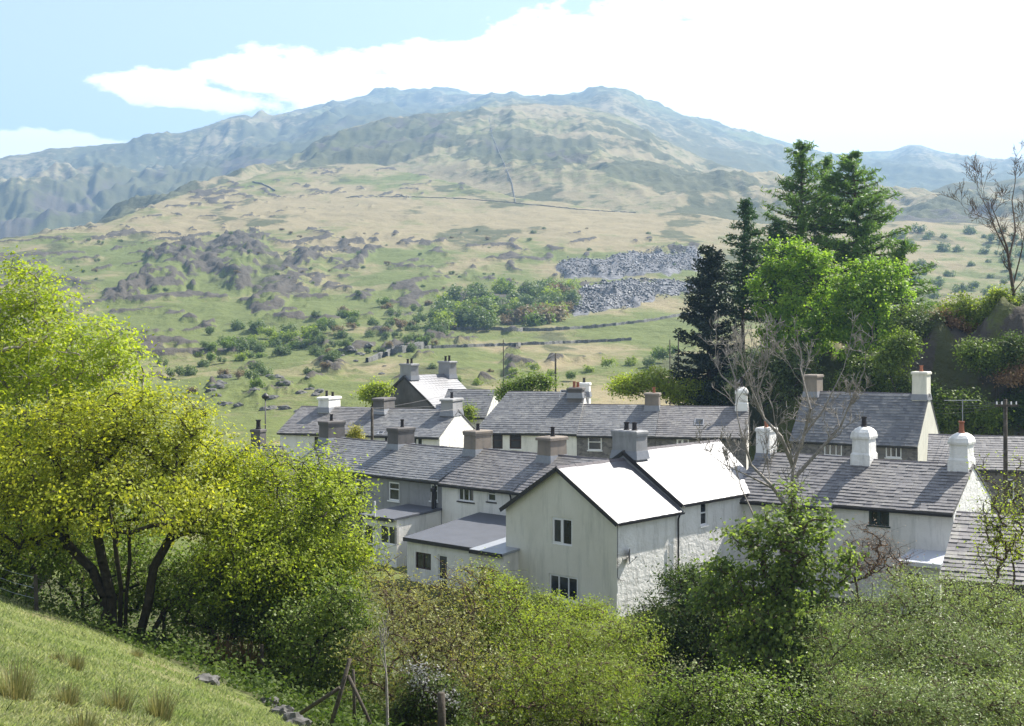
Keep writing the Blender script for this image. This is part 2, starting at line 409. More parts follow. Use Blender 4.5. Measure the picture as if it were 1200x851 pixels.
def mat_land():
    m, nt, out = newmat('hill turf rock and straw')
    at = nt.nodes.new('ShaderNodeAttribute'); at.attribute_name = 'cover'
    sep = nt.nodes.new('ShaderNodeSeparateColor'); nt.links.new(at.outputs['Color'], sep.inputs[0])
    co = objco(nt)
    nf = noise(nt, co, .35, 6, .7); nm = noise(nt, co, .06, 6, .65); nc = noise(nt, co, .012, 6, .7); ff = noise(nt, co, 6, 4, .7)
    g = mathn(nt, 'ADD', sep.outputs[1], mathn(nt, 'ADD', mathn(nt, 'MULTIPLY_ADD', nm, 1.3, -.65), mathn(nt, 'MULTIPLY_ADD', nf, .8, -.4)), clamp=True)
    straw = mixc(nt, nm, (.185,.155,.085), (.275,.23,.14))
    green = mixc(nt, nf, (.07,.092,.027), (.135,.16,.05))
    col = mixc(nt, ramp(nt, g, [(.3, (0,0,0)), (.7, (1,1,1))]), straw, green)
    col = mixc(nt, mathn(nt, 'MULTIPLY', ramp(nt, ff, [(.45, (0,0,0)), (.7, (1,1,1))]), .35), col, (.21,.19,.095))
    sb = mathn(nt, 'ADD', sep.outputs[2], mathn(nt, 'ADD', mathn(nt, 'MULTIPLY_ADD', nc, 1.2, -.6), mathn(nt, 'MULTIPLY_ADD', nm, 1.7, -.85)), clamp=True)
    col = mixc(nt, ramp(nt, sb, [(.38, (0,0,0)), (.62, (.9,.9,.9))]), col, mixc(nt, nf, (.045,.055,.024), (.095,.095,.045)))
    rk = mathn(nt, 'ADD', sep.outputs[0], mathn(nt, 'ADD', mathn(nt, 'MULTIPLY_ADD', nf, 1.5, -.8), mathn(nt, 'MULTIPLY_ADD', nm, 1.3, -.7)), clamp=True)
    col = mixc(nt, ramp(nt, rk, [(.42, (0,0,0)), (.58, (1,1,1))]), col, mixc(nt, noise(nt, co, .5, 7, .75), (.032,.027,.022), (.125,.112,.092)))
    vo = nt.nodes.new('ShaderNodeTexVoronoi'); vo.inputs['Scale'].default_value = .7; nt.links.new(co, vo.inputs['Vector'])
    vs = nt.nodes.new('ShaderNodeSeparateColor'); nt.links.new(vo.outputs['Color'], vs.inputs[0])
    col = mixc(nt, ramp(nt, at.outputs['Alpha'], [(.35, (0,0,0)), (.65, (1,1,1))]), col, ramp(nt, vs.outputs[0], [(0, (.09,.09,.095)), (1, (.2,.2,.205))]))
    hgt = mathn(nt, 'ADD', mathn(nt, 'MULTIPLY', nf, 1.0), mathn(nt, 'MULTIPLY', nm, 4.0))
    principled(nt, out, col, .95, .1, bump(nt, hgt, .6, 1.0)); return m

def build_land():
    us = np.concatenate([np.linspace(-1.5, -.56, 50)[:-1], np.linspace(-.56, .54, 720), np.linspace(.54, 1.5, 50)[1:]])
    rows = np.concatenate([np.linspace(-12, 60, 110)[:-1], np.linspace(60, 130, 90)[:-1],
        1/np.linspace(1/130, 1/215, 45)[:-1],
        np.interp(np.arange(480, 190, -.75)*-1.0, -YM, DM), np.linspace(1262, 1330, 12),
        np.exp(np.linspace(math.log(1336), math.log(5700), 230))])
    rows = np.unique(rows)
    U, Y = np.meshgrid(us, rows)
    X = U*(np.maximum(Y, 0)+15*np.exp(-np.maximum(Y, 0)/40))
    z, wh, px, yb, cov = land(X.ravel(), Y.ravel())
    V = np.stack([X.ravel(), Y.ravel(), z], -1)
    nr, nc = U.shape
    i = np.arange(nr*nc).reshape(nr, nc)
    Fc = np.stack([i[:-1,:-1], i[:-1,1:], i[1:,1:], i[1:,:-1]], -1).reshape(-1, 4)
    fw = wh[Fc[:,0]]
    m = mat_land()
    for k, name in ((0,'ground'),(1,'hillside'),(2,'rocky_hill'),(3,'mountain')):
        f = Fc[fw == k]
        used = np.unique(f); remap = np.zeros(len(V), np.int64); remap[used] = np.arange(len(used))
        me = np_mesh(name, V[used], remap[f], True)
        at = me.color_attributes.new('cover', 'FLOAT_COLOR', 'POINT')
        at.data.foreach_set('color', cov[used].astype(np.float32).ravel())
        o = link(name, me, m); tag(o, kind='structure')
build_land()

# ------------------------------------------------------------------ sun, sky, camera, air
SUN_AZ, SUN_EL = 54.0, 47.0
S = Vector((math.sin(R(SUN_AZ))*math.cos(R(SUN_EL)), math.cos(R(SUN_AZ))*math.cos(R(SUN_EL)), math.sin(R(SUN_EL))))
sl = bpy.data.lights.new('sun', 'SUN'); sl.energy = 5.0; sl.angle = R(.53); sl.color = (1, .95, .87)
so = bpy.data.objects.new('sun', sl); C.objects.link(so); so.rotation_euler = S.to_track_quat('Z', 'Y').to_euler(); so.location = (60, 50, 90)

w = bpy.data.worlds.new('World'); scene.world = w; w.use_nodes = True
nt = w.node_tree; nt.nodes.clear()
wo = nt.nodes.new('ShaderNodeOutputWorld')
sky = nt.nodes.new('ShaderNodeTexSky'); sky.sky_type = 'NISHITA'; sky.sun_disc = False
sky.sun_elevation = R(SUN_EL); sky.sun_rotation = R(SUN_AZ); sky.altitude = 200; sky.air_density = 1.0; sky.dust_density = 1.2; sky.ozone_density = 1.5
bg = nt.nodes.new('ShaderNodeBackground'); bg.inputs[1].default_value = .065
skc = mixc(nt, 1.0, sky.outputs[0], (1.06, 1.0, .97), 'MULTIPLY'); nt.links.new(skc, bg.inputs[0])
d = nt.nodes.new('ShaderNodeTexCoord').outputs['Generated']
mp = nt.nodes.new('ShaderNodeMapping'); mp.inputs['Scale'].default_value = (1, 1, 2.2); nt.links.new(d, mp.inputs[0])
cn = noise(nt, mp.outputs[0], 9.0, 9, .62)
cn2 = noise(nt, mp.outputs[0], 22.0, 8, .62)
def ell(px, py, rx, ry):
    v = Vector(((px-600)/F, 1, (HY-py)/F)); k = v.length; v.normalize()
    s = nt.nodes.new('ShaderNodeVectorMath'); s.operation = 'SUBTRACT'; nt.links.new(d, s.inputs[0]); s.inputs[1].default_value = v
    m_ = nt.nodes.new('ShaderNodeVectorMath'); m_.operation = 'MULTIPLY'; nt.links.new(s.outputs[0], m_.inputs[0]); m_.inputs[1].default_value = (F*k/rx, F*k/rx*.4, F*k/ry)
    l = nt.nodes.new('ShaderNodeVectorMath'); l.operation = 'LENGTH'; nt.links.new(m_.outputs[0], l.inputs[0])
    return mathn(nt, 'SUBTRACT', 1.0, l.outputs['Value'])
cov = None
for e in ((175,100,75,20),(250,118,100,18),(310,92,70,24),(420,105,150,34),(40,172,140,20),(600,85,260,50),(820,100,330,120),(1000,110,380,170),(1250,120,500,300),(1500,-150,700,500)):
    v = ell(*e); cov = v if cov is None else mathn(nt, 'MAXIMUM', cov, v)
f = mathn(nt, 'ADD', mathn(nt, 'MULTIPLY', mathn(nt, 'MAXIMUM', cov, -.8), .9), mathn(nt, 'ADD', mathn(nt, 'MULTIPLY_ADD', cn, 2.0, -1.0), mathn(nt, 'MULTIPLY_ADD', cn2, 1.3, -.65)))
fac = ramp(nt, f, [(0, (.19,.19,.19)), (.16, (1,1,1))])
cl = nt.nodes.new('ShaderNodeBackground'); cl.inputs[0].default_value = (1, .955, .90, 1); cl.inputs[1].default_value = .82
mx = nt.nodes.new('ShaderNodeMixShader'); nt.links.new(fac, mx.inputs[0]); nt.links.new(bg.outputs[0], mx.inputs[1]); nt.links.new(cl.outputs[0], mx.inputs[2])
nt.links.new(mx.outputs[0], wo.inputs[0])

cam = bpy.data.cameras.new('camera'); co_ = bpy.data.objects.new('camera', cam); C.objects.link(co_)
cam.sensor_width = 36; cam.lens = 36*F/1200; cam.shift_y = (HY-425.5)/1200; cam.clip_end = 20000; cam.clip_start = .1
co_.location = (0, 0, ZC); co_.rotation_euler = (R(90), 0, 0); scene.camera = co_

hz = MB(); hz.box(-9500, 9500, -60, 7200, -400, 1080)
hm, hnt, hout = newmat('thin summer haze')
pv = hnt.nodes.new('ShaderNodeVolumePrincipled'); pv.inputs['Color'].default_value = (.33, .525, .80, 1); pv.inputs['Density'].default_value = HAZE_D; pv.inputs['Anisotropy'].default_value = .25
hnt.links.new(pv.outputs[0], hout.inputs['Volume'])
ho = hz.build('haze', hm); tag(ho, kind='stuff')

scene.view_settings.view_transform = 'Standard'; scene.view_settings.look = 'None'
scene.view_settings.exposure = EXPO; scene.view_settings.gamma = 1
scene.cycles.max_bounces = 6; scene.cycles.transparent_max_bounces = 8; scene.cycles.volume_bounces = 1; scene.cycles.transmission_bounces = 4
# ================================================================== materials of the village
W_WHITE = mat_wall('white roughcast', (.80,.78,.73), (.68,.66,.61), 7, .02, stain=(.40,.40,.36))
W_LUMPY = mat_wall('lumpy whitewashed stone', (.82,.81,.77), (.70,.69,.65), 3.2, .09, stain=(.42,.41,.37), bstr=.8)
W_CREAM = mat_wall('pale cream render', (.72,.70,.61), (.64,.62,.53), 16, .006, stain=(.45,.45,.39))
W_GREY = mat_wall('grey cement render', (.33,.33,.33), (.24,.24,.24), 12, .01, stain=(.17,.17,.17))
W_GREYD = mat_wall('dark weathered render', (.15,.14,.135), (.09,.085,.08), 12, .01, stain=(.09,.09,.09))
W_TAN = mat_wall('buff chimney render', (.27,.23,.19), (.17,.15,.13), 12, .01, stain=(.14,.13,.12))
W_STONE = mat_stone('rubble stone', (.10,.095,.095), (.24,.22,.205), (.2,.19,.18))
SL_BLUE = mat_slate('blue grey slate', [(.12,.122,.128), (.17,.172,.176), (.225,.224,.22), (.145,.146,.152)], lichen=(.29,.285,.265))
SL_PURP = mat_slate('purple grey slate', [(.13,.123,.122), (.185,.175,.172), (.235,.222,.212), (.15,.142,.143)], lichen=(.30,.285,.25))
SL_SHINE = mat_slate('smooth new slate', [(.15,.15,.165), (.17,.17,.185), (.16,.16,.175)], rough=(.38,.44), spec=1.0)
SL_OLD = mat_slate('old mossy slate', [(.11,.10,.10), (.20,.185,.175), (.27,.25,.235), (.15,.14,.13)], lichen=(.33,.32,.26), lich_amt=.9)
FELT = mat_plain('grey roofing felt', (.10,.105,.118), .6, .3, 0, .25, 1.5)
PALEROOF = mat_plain('pale coated flat roof', (.30,.315,.335), .4, .5, 0, .15, 1.5)
SHEET = mat_plain('pale sheet roof', (.5,.53,.58), .3, .6, 0, .1, 1.5)
BLACKP = mat_plain('black painted timber', (.025,.022,.022), .5, .4)
BROWNP = mat_plain('dark stained timber', (.06,.035,.025), .6, .3)
WHITEP = mat_plain('white window plastic', (.78,.78,.78), .35, .45, 0, .05)
GREENP = mat_plain('dark green paint', (.03,.05,.04), .5, .4)
TERRA = mat_plain('terracotta', (.30,.12,.07), .8, .2)
BLACKPOT = mat_plain('sooted clay', (.035,.03,.03), .8, .2)
RIDGE = mat_plain('grey clay ridge', (.13,.12,.125), .75, .2)
LEAD = mat_plain('lead sheet', (.22,.23,.25), .45, .5)
METAL = mat_plain('galvanised steel', (.35,.36,.37), .4, .5, .7)
DISHM = mat_plain('grey satellite dish', (.07,.072,.078), .5, .4)
GLASS = mat_glass()

def ray(px, py): return Vector(((px-600)/F, 1, -(py-HY)/F))
CAMV = Vector((0, 0, ZC))

class House:
    """gabled house; local x along the ridge, y from the front wall to the back, z up"""
    def __init__(s, name, label, cat, loc, rz, L, W, ze, zr, z0=-.6, group=None, seed=1):
        s.root = empty(name, loc, rz); tag(s.root, label, cat, group)
        s.L, s.W, s.ze, s.zr, s.z0 = L, W, ze, zr, z0
        s.rng = random.Random(seed)
        s.loc = Vector(loc); s.c, s.sn = math.cos(rz), math.sin(rz)
        s.open = {'front': [], 'left': [], 'right': [], 'back': []}
    def tl(s, v):    # world -> local
        d = Vector(v) - s.loc
        return Vector((d.x*s.c + d.y*s.sn, -d.x*s.sn + d.y*s.c, d.z))
    def td(s, d): return Vector((d.x*s.c + d.y*s.sn, -d.x*s.sn + d.y*s.c, d.z))
    def pick(s, px, py, axis, val):
        o = s.tl(CAMV); d = s.td(ray(px, py)); k = (val - o[axis])/d[axis]
        return o + d*k
    def face(s, side):
        return {'front': (Vector((0,0,0)), Vector((1,0,0)), Vector((0,-1,0)), s.L),
                'left': (Vector((0,s.W,0)), Vector((0,-1,0)), Vector((-1,0,0)), s.W),
                'right': (Vector((s.L,0,0)), Vector((0,1,0)), Vector((1,0,0)), s.W),
                'back': (Vector((s.L,s.W,0)), Vector((-1,0,0)), Vector((0,1,0)), s.L)}[side]
    def at(s, side, px, py):
        """pixel on a wall plane -> (u along the wall, z)"""
        p = s.pick(px, py, 1 if side in ('front', 'back') else 0, {'front': 0, 'back': s.W, 'left': 0, 'right': s.L}[side])
        o, u, n, w = s.face(side)
        return (p - o).dot(u), p.z
    def window(s, side, u, z, w, h, style='casement', frame=None, label=None, sill=True):
        s.open[side].append((u-w/2, u+w/2, z-h/2, z+h/2))
        o, uu, n, _ = s.face(side); up = Vector((0,0,1)); fm = frame or WHITEP
        b = MB(); t = .085; d0, d1 = -.13, -.04
        x0, x1, z0, z1 = u-w/2, u+w/2, z-h/2, z+h/2
        bx = lambda a, b_, c, d_, n0=d0, n1=d1: b.obox(o, uu, up, n, a, b_, c, d_, n0, n1)
        bx(x0, x0+t, z0, z1); bx(x1-t, x1, z0, z1); bx(x0+t, x1-t, z1-t, z1); bx(x0+t, x1-t, z0, z0+t)
        if style == 'casement':
            bx(u-t*.6, u+t*.6, z0+t, z1-t)
            k = .03
            for a, c in ((x0+t, u-t*.6),):
                bx(a, a+k*1.4, z0+t, z1-t, -.11, -.03); bx(c-k*1.4, c, z0+t, z1-t, -.11, -.03)
                bx(a+k*1.4, c-k*1.4, z0+t, z0+t+k*1.4, -.11, -.03); bx(a+k*1.4, c-k*1.4, z1-t-k*1.4, z1-t, -.11, -.03)
        elif style == 'fanlight':
            zz = z0+h*.62; bx(x0+t, x1-t, zz-.03, zz+.03)
        elif style == 'triple':
            for q in (1/3, 2/3): bx(x0+w*q-.03, x0+w*q+.03, z0+t, z1-t)
        elif style == 'sash':
            bx(x0+t, x1-t, z-.03, z+.03)
        f = b.build('window', fm, s.root)
        if label: f['label'] = label
        g = MB(); g.obox(o, uu, up, n, x0+t*.5, x1-t*.5, z0+t*.5, z1-t*.5, -.105, -.085); g.build('pane', GLASS, f)
        if sill:
            q = MB(); q.obox(o, uu, up, n, x0-.06, x1+.06, z0-.075, z0-.003, -.05, .06); q.build('sill', s.sillmat if hasattr(s, 'sillmat') else WHITEP, f)
        return f
    def winpx(s, side, px, py, w, h, **k):
        u, z = s.at(side, px, py); return s.window(side, u, z, w, h, **k)
    def door(s, side, u, w, h, z0, mat, glazed=True):
        s.open[side].append((u-w/2, u+w/2, z0, z0+h))
        o, uu, n, _ = s.face(side); up = Vector((0,0,1)); b = MB(); t = .09
        b.obox(o, uu, up, n, u-w/2, u+w/2, z0, z0+h, -.12, -.08)
        for a, c, e, f_ in ((u-w/2, u-w/2+t, z0, z0+h), (u+w/2-t, u+w/2, z0, z0+h), (u-w/2+t, u+w/2-t, z0+h-t, z0+h), (u-w/2+t, u+w/2-t, z0+h*.42, z0+h*.42+t)):
            b.obox(o, uu, up, n, a, c, e, f_, -.08, -.04)
        d = b.build('door', mat, s.root)
        if glazed:
            g = MB(); g.obox(o, uu, up, n, u-w/2+t, u+w/2-t, z0+h*.42+t, z0+h-t, -.079, -.062); g.build('pane', GLASS, d)
        k = MB(); k.obox(o, uu, up, n, u+w/2-t-.03, u+w/2-t+.05, z0+h*.46, z0+h*.46+.04, -.04, .02); k.build('handle', METAL, d)
    def wall(s, mats, name='wall', gable_mats=None):
        """mats: dict side->material or one material; one mesh per material"""
        per = {}
        mats = dict(mats) if isinstance(mats, dict) else {k: mats for k in s.open}
        zg = s.ze
        for k in s.open: mats[k] = mats.get(k) or mats['front'] or mats['left']
        for side in ('front', 'left', 'right', 'back'):
            if side not in mats or mats[side] is None: continue
            b = per.setdefault(mats[side].name, (MB(), mats[side]))[0]
            o, uu, n, w = s.face(side); up = Vector((0,0,1))
            ops = s.open[side]
            ux = sorted({0, w} | {min(max(v, 0), w) for q in ops for v in q[:2]}); zx = sorted({s.z0, zg} | {min(max(v, s.z0), zg) for q in ops for v in q[2:]})
            g = lambda a, c, e=0: o + uu*a + up*c + n*e
            for i in range(len(ux)-1):
                for j in range(len(zx)-1):
                    cu, cz = (ux[i]+ux[i+1])/2, (zx[j]+zx[j+1])/2
                    if any(q[0] < cu < q[1] and q[2] < cz < q[3] for q in ops): continue
                    b.quad(g(ux[i], zx[j]), g(ux[i+1], zx[j]), g(ux[i+1], zx[j+1]), g(ux[i], zx[j+1]))
            for q in ops:
                a0, a1, c0, c1 = q; e = -.15
                b.quad(g(a0,c0), g(a0,c0,e), g(a0,c1,e), g(a0,c1)); b.quad(g(a1,c0,e), g(a1,c0), g(a1,c1), g(a1,c1,e))
                b.quad(g(a0,c1), g(a0,c1,e), g(a1,c1,e), g(a1,c1)); b.quad(g(a0,c0,e), g(a0,c0), g(a1,c0), g(a1,c0,e))
            if side in ('left', 'right'):
                if side not in getattr(s, 'hips', ()): b.poly([g(0, zg), g(w, zg), g(w/2, s.zr-.02)])
        first = True
        for nm, (b, m) in per.items():
            o = b.build(name, m, s.root)
            if not first and len(per) > 1: pass
            first = False
    def roof(s, mat, ov=.25, vl=.0, vr=.0, sw=.3, sh=.23, skew=0.0, sag=.03, ridge=True, barge=None, thick=.10, backrows=True, rmat=None, lift=.022, jitter=.008, skewl=0.0):
        b = MB(); rg = s.rng
        half = s.W/2; rise = s.zr - s.ze; sl = math.hypot(half, rise); uy, uz = half/sl, rise/sl
        for sign in (1, -1):
            y0 = 0 if sign == 1 else s.W
            up = Vector((0, uy*sign, uz)); n = Vector((0, -uz*sign, uy)); ex = Vector((1, 0, 0))
            o = Vector((0, y0, s.ze)) + n*.02
            Ls = sl + ov
            xa, xb = -vl, s.L+vr
            sk = skew if sign == 1 else 0; skl = skewl if sign == 1 or 'left' in getattr(s, 'hips', ()) else 0
            fx = lambda x, v: x + (sk*max(0, v)/sl if x > s.L/2 else skl*max(0, v)/sl)
            g = lambda x, v, h: o + ex*x + up*v + n*h
            # solid deck under the slates
            b.hexa([g(xa, -ov, 0), g(xb, -ov, 0), g(fx(xb, sl), sl, 0), g(fx(xa, sl), sl, 0)], [g(xa, -ov, thick-.04), g(xb, -ov, thick-.04), g(fx(xb, sl), sl, thick-.04), g(fx(xa, sl), sl, thick-.04)])
            nrow = max(3, int(round(Ls/sh))); hh = Ls/nrow
            for r in range(nrow):
                v0 = -ov + r*hh; v1 = min(v0 + hh*1.12, sl); x = fx(xa, v0) - rg.uniform(0, sw)
                xe = fx(xb, v0)
                sagr = -sag*math.sin(math.pi*min(1, max(0, v0/sl)))
                while x < xe:
                    ww = sw*rg.uniform(.82, 1.18); a, c = max(x, fx(xa, v0)), min(x+ww-.006, xe)
                    x += ww
                    if c - a < .03: continue
                    und = .02*(1+math.sin(a*.85+s.L*7))+.018*(1+math.sin(a*.37+v0*1.3)); h = lift + und*(sag > 0) + rg.uniform(-jitter, jitter); h2 = .004 + und*(sag > 0)*.8 + rg.uniform(0, .003); bb = thick-.04 + sagr*0
                    t1, t2 = rg.uniform(-jitter, jitter)*.5, rg.uniform(-.012, .012)
                    i = len(b.v)
                    b.v += [tuple(g(a, v0+t2, bb+h)), tuple(g(c, v0+t2, bb+h+t1)), tuple(g(c, v1, bb+h2)), tuple(g(a, v1, bb+h2)), tuple(g(a, v0+t2, bb)), tuple(g(c, v0+t2, bb))]
                    b.f += [(i, i+1, i+2, i+3), (i+4, i+5, i+1, i), (i+3, i+4, i), (i+1, i+5, i+2)]
        if 'left' in getattr(s, 'hips', ()):
            b.poly([(-vl, -.2, s.ze+.02), (skewl-.02, half, s.zr+.05), (-vl, s.W+.2, s.ze+.02)])
        rf = b.build('roof', mat, s.root)
        if ridge:
            q = MB(); x = -vl + skewl; top = s.zr + .02/max(.2, uy) + thick - .02
            while x < s.L+vr+skew - .05:
                e = min(x+.45, s.L+vr+skew); z = top + rg.uniform(-.008, .012); k = .17
                dz = k*uz/uy
                q.hexa([(x, half-k, z-dz-.02), (e-.012, half-k, z-dz-.02), (e-.012, half+k, z-dz-.02), (x, half+k, z-dz-.02)], [(x, half-.03, z+.035), (e-.012, half-.03, z+.035), (e-.012, half+.03, z+.035), (x, half+.03, z+.035)])
                x = e
            q.build('ridge_tiles', rmat or RIDGE, rf)
        if barge:
            for xx in barge:
                q = MB(); x0, x1 = ((-vl-.035, -vl-.003) if xx == 'left' else (s.L+vr+.003, s.L+vr+.035))
                for sign in (1, -1):
                    y0 = 0 if sign == 1 else s.W
                    up = Vector((0, uy*sign, uz)); n = Vector((0, -uz*sign, uy)); o = Vector((0, y0, s.ze)) + n*.02
                    q.obox(o, Vector((1,0,0)), up, n, x0, x1, -ov, sl+.01, -.12, thick-.02)
                q.build('bargeboard', BLACKP, s.root)
        s.rf = rf
        return rf
    def gutter(s, ov=.25, mat=None, x0=None, x1=None, side='front'):
        half = s.W/2; rise = s.zr - s.ze; sl = math.hypot(half, rise)
        y = -ov*half/sl - .06; z = s.ze - ov*rise/sl - .01
        q = MB(); a = 0 if x0 is None else x0; c = s.L if x1 is None else x1
        prof = [(-.055, .045), (-.045, -.02), (0, -.045), (.045, -.02), (.055, .045)]
        for k in range(4):
            (p0, q0), (p1, q1) = prof[k], prof[k+1]
            q.hexa([(a, y+p0, z+q0-.012), (c, y+p0, z+q0-.012), (c, y+p1, z+q1-.012), (a, y+p1, z+q1-.012)], [(a, y+p0, z+q0), (c, y+p0, z+q0), (c, y+p1, z+q1), (a, y+p1, z+q1)])
        q.build('gutter', mat or BLACKP, s.root)
    def downpipe(s, x, y=-.1, z1=None, z0=None, mat=None):
        q = MB(); q.tube([(x, y-.12, z1 or s.ze-.1), (x, y, (z1 or s.ze)-.4), (x, y, z0 if z0 is not None else s.z0)], .045, 8)
        q.build('downpipe', mat or BLACKP, s.root)
    def chimney(s, x, w, d, ztop, mat, pots=((0, 0, .14, .45),), style='plain', y=None, potmat=None, label=None, taper=.96, zb=None):
        y = s.W/2 if y is None else y; zb = s.ze + (s.zr-s.ze)*.45 if zb is None else zb
        q = MB()
        if style == 'dome':
            q.taper(x, y, zb, s.zr+.35, w*1.08, d*1.08, w*1.06, d*1.06)
            q.taper(x, y, s.zr+.35, s.zr+.45, w*1.06, d*1.06, w*.94, d*.94)
            hh = ztop - (s.zr+.45)
            q.taper(x, y, s.zr+.45, ztop-.45*hh, w*.94, d*.94, w*.9, d*.9)
            q.taper(x, y, ztop-.45*hh, ztop-.36*hh, w*1.04, d*1.04, w*1.08, d*1.08)
            q.taper(x, y, ztop-.36*hh, ztop-.2*hh, w*1.08, d*1.08, w*.98, d*.98)
            q.taper(x, y, ztop-.2*hh, ztop-.08*hh, w*.98, d*.98, w*.74, d*.74)
            q.taper(x, y, ztop-.08*hh, ztop, w*.74, d*.74, w*.45, d*.45)
        elif style == 'oversail':
            q.taper(x, y, zb, ztop-.27, w, d, w*taper, d*taper)
            q.taper(x, y, ztop-.27, ztop-.16, w*1.02, d*1.02, w*1.03, d*1.03); q.taper(x, y, ztop-.16, ztop-.05, w*1.06, d*1.05, w*1.06, d*1.05); q.taper(x, y, ztop-.05, ztop, w*1.06, d*1.05, w*.95, d*.95)
        else:
            q.taper(x, y, zb, ztop-.2, w, d, w*taper, d*taper)
            q.taper(x, y, ztop-.2, ztop-.06, w*1.1, d*1.1, w*1.1, d*1.1); q.taper(x, y, ztop-.06, ztop, w*1.1, d*1.1, w*.98, d*.98)
        c = q.build('chimney', mat, s.root)
        if label: c['label'] = label
        f = MB(); half = s.W/2
        f.taper(x, y, s.zr-.32, s.zr+.10, w+.16, d+.16, w*1.0+.02, d*1.0+.02); f.build('flashing', LEAD, c) if style != 'dome' else None
        for px_, py_, r, h in pots:
            p = MB(); p.lathe((x+px_, y+py_, ztop-.02), [(r*.95, 0), (r*1.0, h*.12), (r*.82, h*.2), (r*.74, h*.85), (r*.95, h*.88), (r*.95, h), (r*.6, h), (r*.6, h*.8)], 12)
            p.build('chimney_pot', potmat or BLACKPOT, c)
        return c

def yaw(a): return math.radians(a)
def dirv(a): return Vector((math.cos(R(a)), math.sin(R(a)), 0))

# ------------------------------------------------------------------ the white end house (nearest)
b = 48
h1 = House('cottage', 'white cottage with bright sunlit slate roof, its plain gable towards the bushes', 'house', (4.75, 58, 0), R(b), 5.0, 6.79, 4.45, 6.6, -1.2, 'white cottages of the village', 3)
h1.winpx('left', 658.5, 623, 1.25, 1.28, style='casement', sill=False)
h1.winpx('left', 660, 689, 1.75, 1.15, style='triple')
h1.wall({'left': W_CREAM, 'front': W_LUMPY, 'back': W_CREAM})
h1.roof(SL_SHINE, ov=.22, vl=.22, vr=0, sw=.3, sh=.26, barge=['left'], jitter=.003, lift=.012, sag=0)
h1.gutter(.22, x0=-.2, x1=5.0)
h1.downpipe(4.72)
pp = MB(); pp.tube([(4.1, -.06, 1.0), (4.1, -.06, 2.9)], .03, 6); pp.build('waste_pipe', WHITEP, h1.root)
cb = MB(); cb.tube([(.03, -.03, 4.3), (.02, -.03, 1.9), (.25, -.05, 1.75), (.5, -.1, 1.7)], .014, 5); cb.build('cable', BLACKP, h1.root)
# taller rear half, standing a step above the front roof
RB = 8.7
off = dirv(b)*5.0
back = MB()
class Sub(House):
    def __init__(s, parent, x, L, ze, zr, W=None, seed=5):
        s.root = parent.root; s.L, s.W, s.ze, s.zr, s.z0 = L, W or parent.W, ze, zr, parent.z0
        s.rng = random.Random(seed); s.c, s.sn = parent.c, parent.sn
        s.loc = parent.loc + Vector((parent.c*x, parent.sn*x, 0)); s.open = {'front': [], 'left': [], 'right': [], 'back': []}
        s.x = x
    def shift(s, before):
        for o in s.root.children:
            if o not in before: o.location.x += s.x
bef = set(h1.root.children)
r1 = Sub(h1, 5.003, 7.4, 4.78, 7.0)
r1.winpx('front', 825, 601, .62, 1.25, style='sash')
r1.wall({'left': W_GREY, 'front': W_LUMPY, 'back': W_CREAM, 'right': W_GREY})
r1.roof(SL_SHINE, ov=.22, vl=0.04, vr=.1, sw=.3, sh=.26, skew=1.2, barge=['left'], jitter=.003, lift=.012, sag=0)
r1.gutter(.22, x1=7.4)
r1.chimney(.52, .95, 1.55, 8.1, W_GREY, pots=((.02, -.28, .15, .42), (.02, .22, .15, .42)), style='oversail')
r1.shift(bef)

dish = MB()
def make_dish(name, label, pos, facing, mat, r=.35):
    """dish bracket, reflector and arm"""
    root = empty(name, pos, math.atan2(facing.y, facing.x)); tag(root, label, 'satellite dish')
    q = MB(); prof = [(r*k/6, .16*r*(k/6)**2) for k in range(7)]
    nseg = 18
    for th in (0, .012):
        i = len(q.v)
        for rr, dd in prof:
            for k in range(nseg):
                a = 2*math.pi*k/nseg
                v = Vector((dd - th + .22, rr*math.cos(a)*.92, rr*math.sin(a)+.05))
                q.v.append(tuple(v))
        for j in range(6):
            for k in range(nseg):
                k2 = (k+1) % nseg; q.f.append((i+j*nseg+k, i+j*nseg+k2, i+(j+1)*nseg+k2, i+(j+1)*nseg+k))
    q.build('reflector', mat, root, True)
    a = MB(); a.tube([(-.04, 0, -.12), (.12, 0, -.12), (.2, 0, 0)], .022, 8); a.box(-.05, -.03, -.07, .07, -.2, -.02); a.build('bracket', METAL, root)
    a = MB(); a.tube([(.2, 0, -r*.95), (.55, 0, -.02)], .014, 6); a.tube([(.5, 0, 0), (.6, 0, .03)], .035, 8); a.build('receiver_arm', METAL, root)
    return root
pd = h1.pick(731, 653, 1, 0); wp = h1.root.matrix_basis
wpos = h1.loc + Vector((h1.c*pd.x - h1.sn*pd.y, h1.sn*pd.x + h1.c*pd.y, pd.z))
make_dish('satellite_dish', 'dark satellite dish on the lumpy sunlit wall of the bright roofed cottage', wpos, dirv(-8), DISHM, .36)

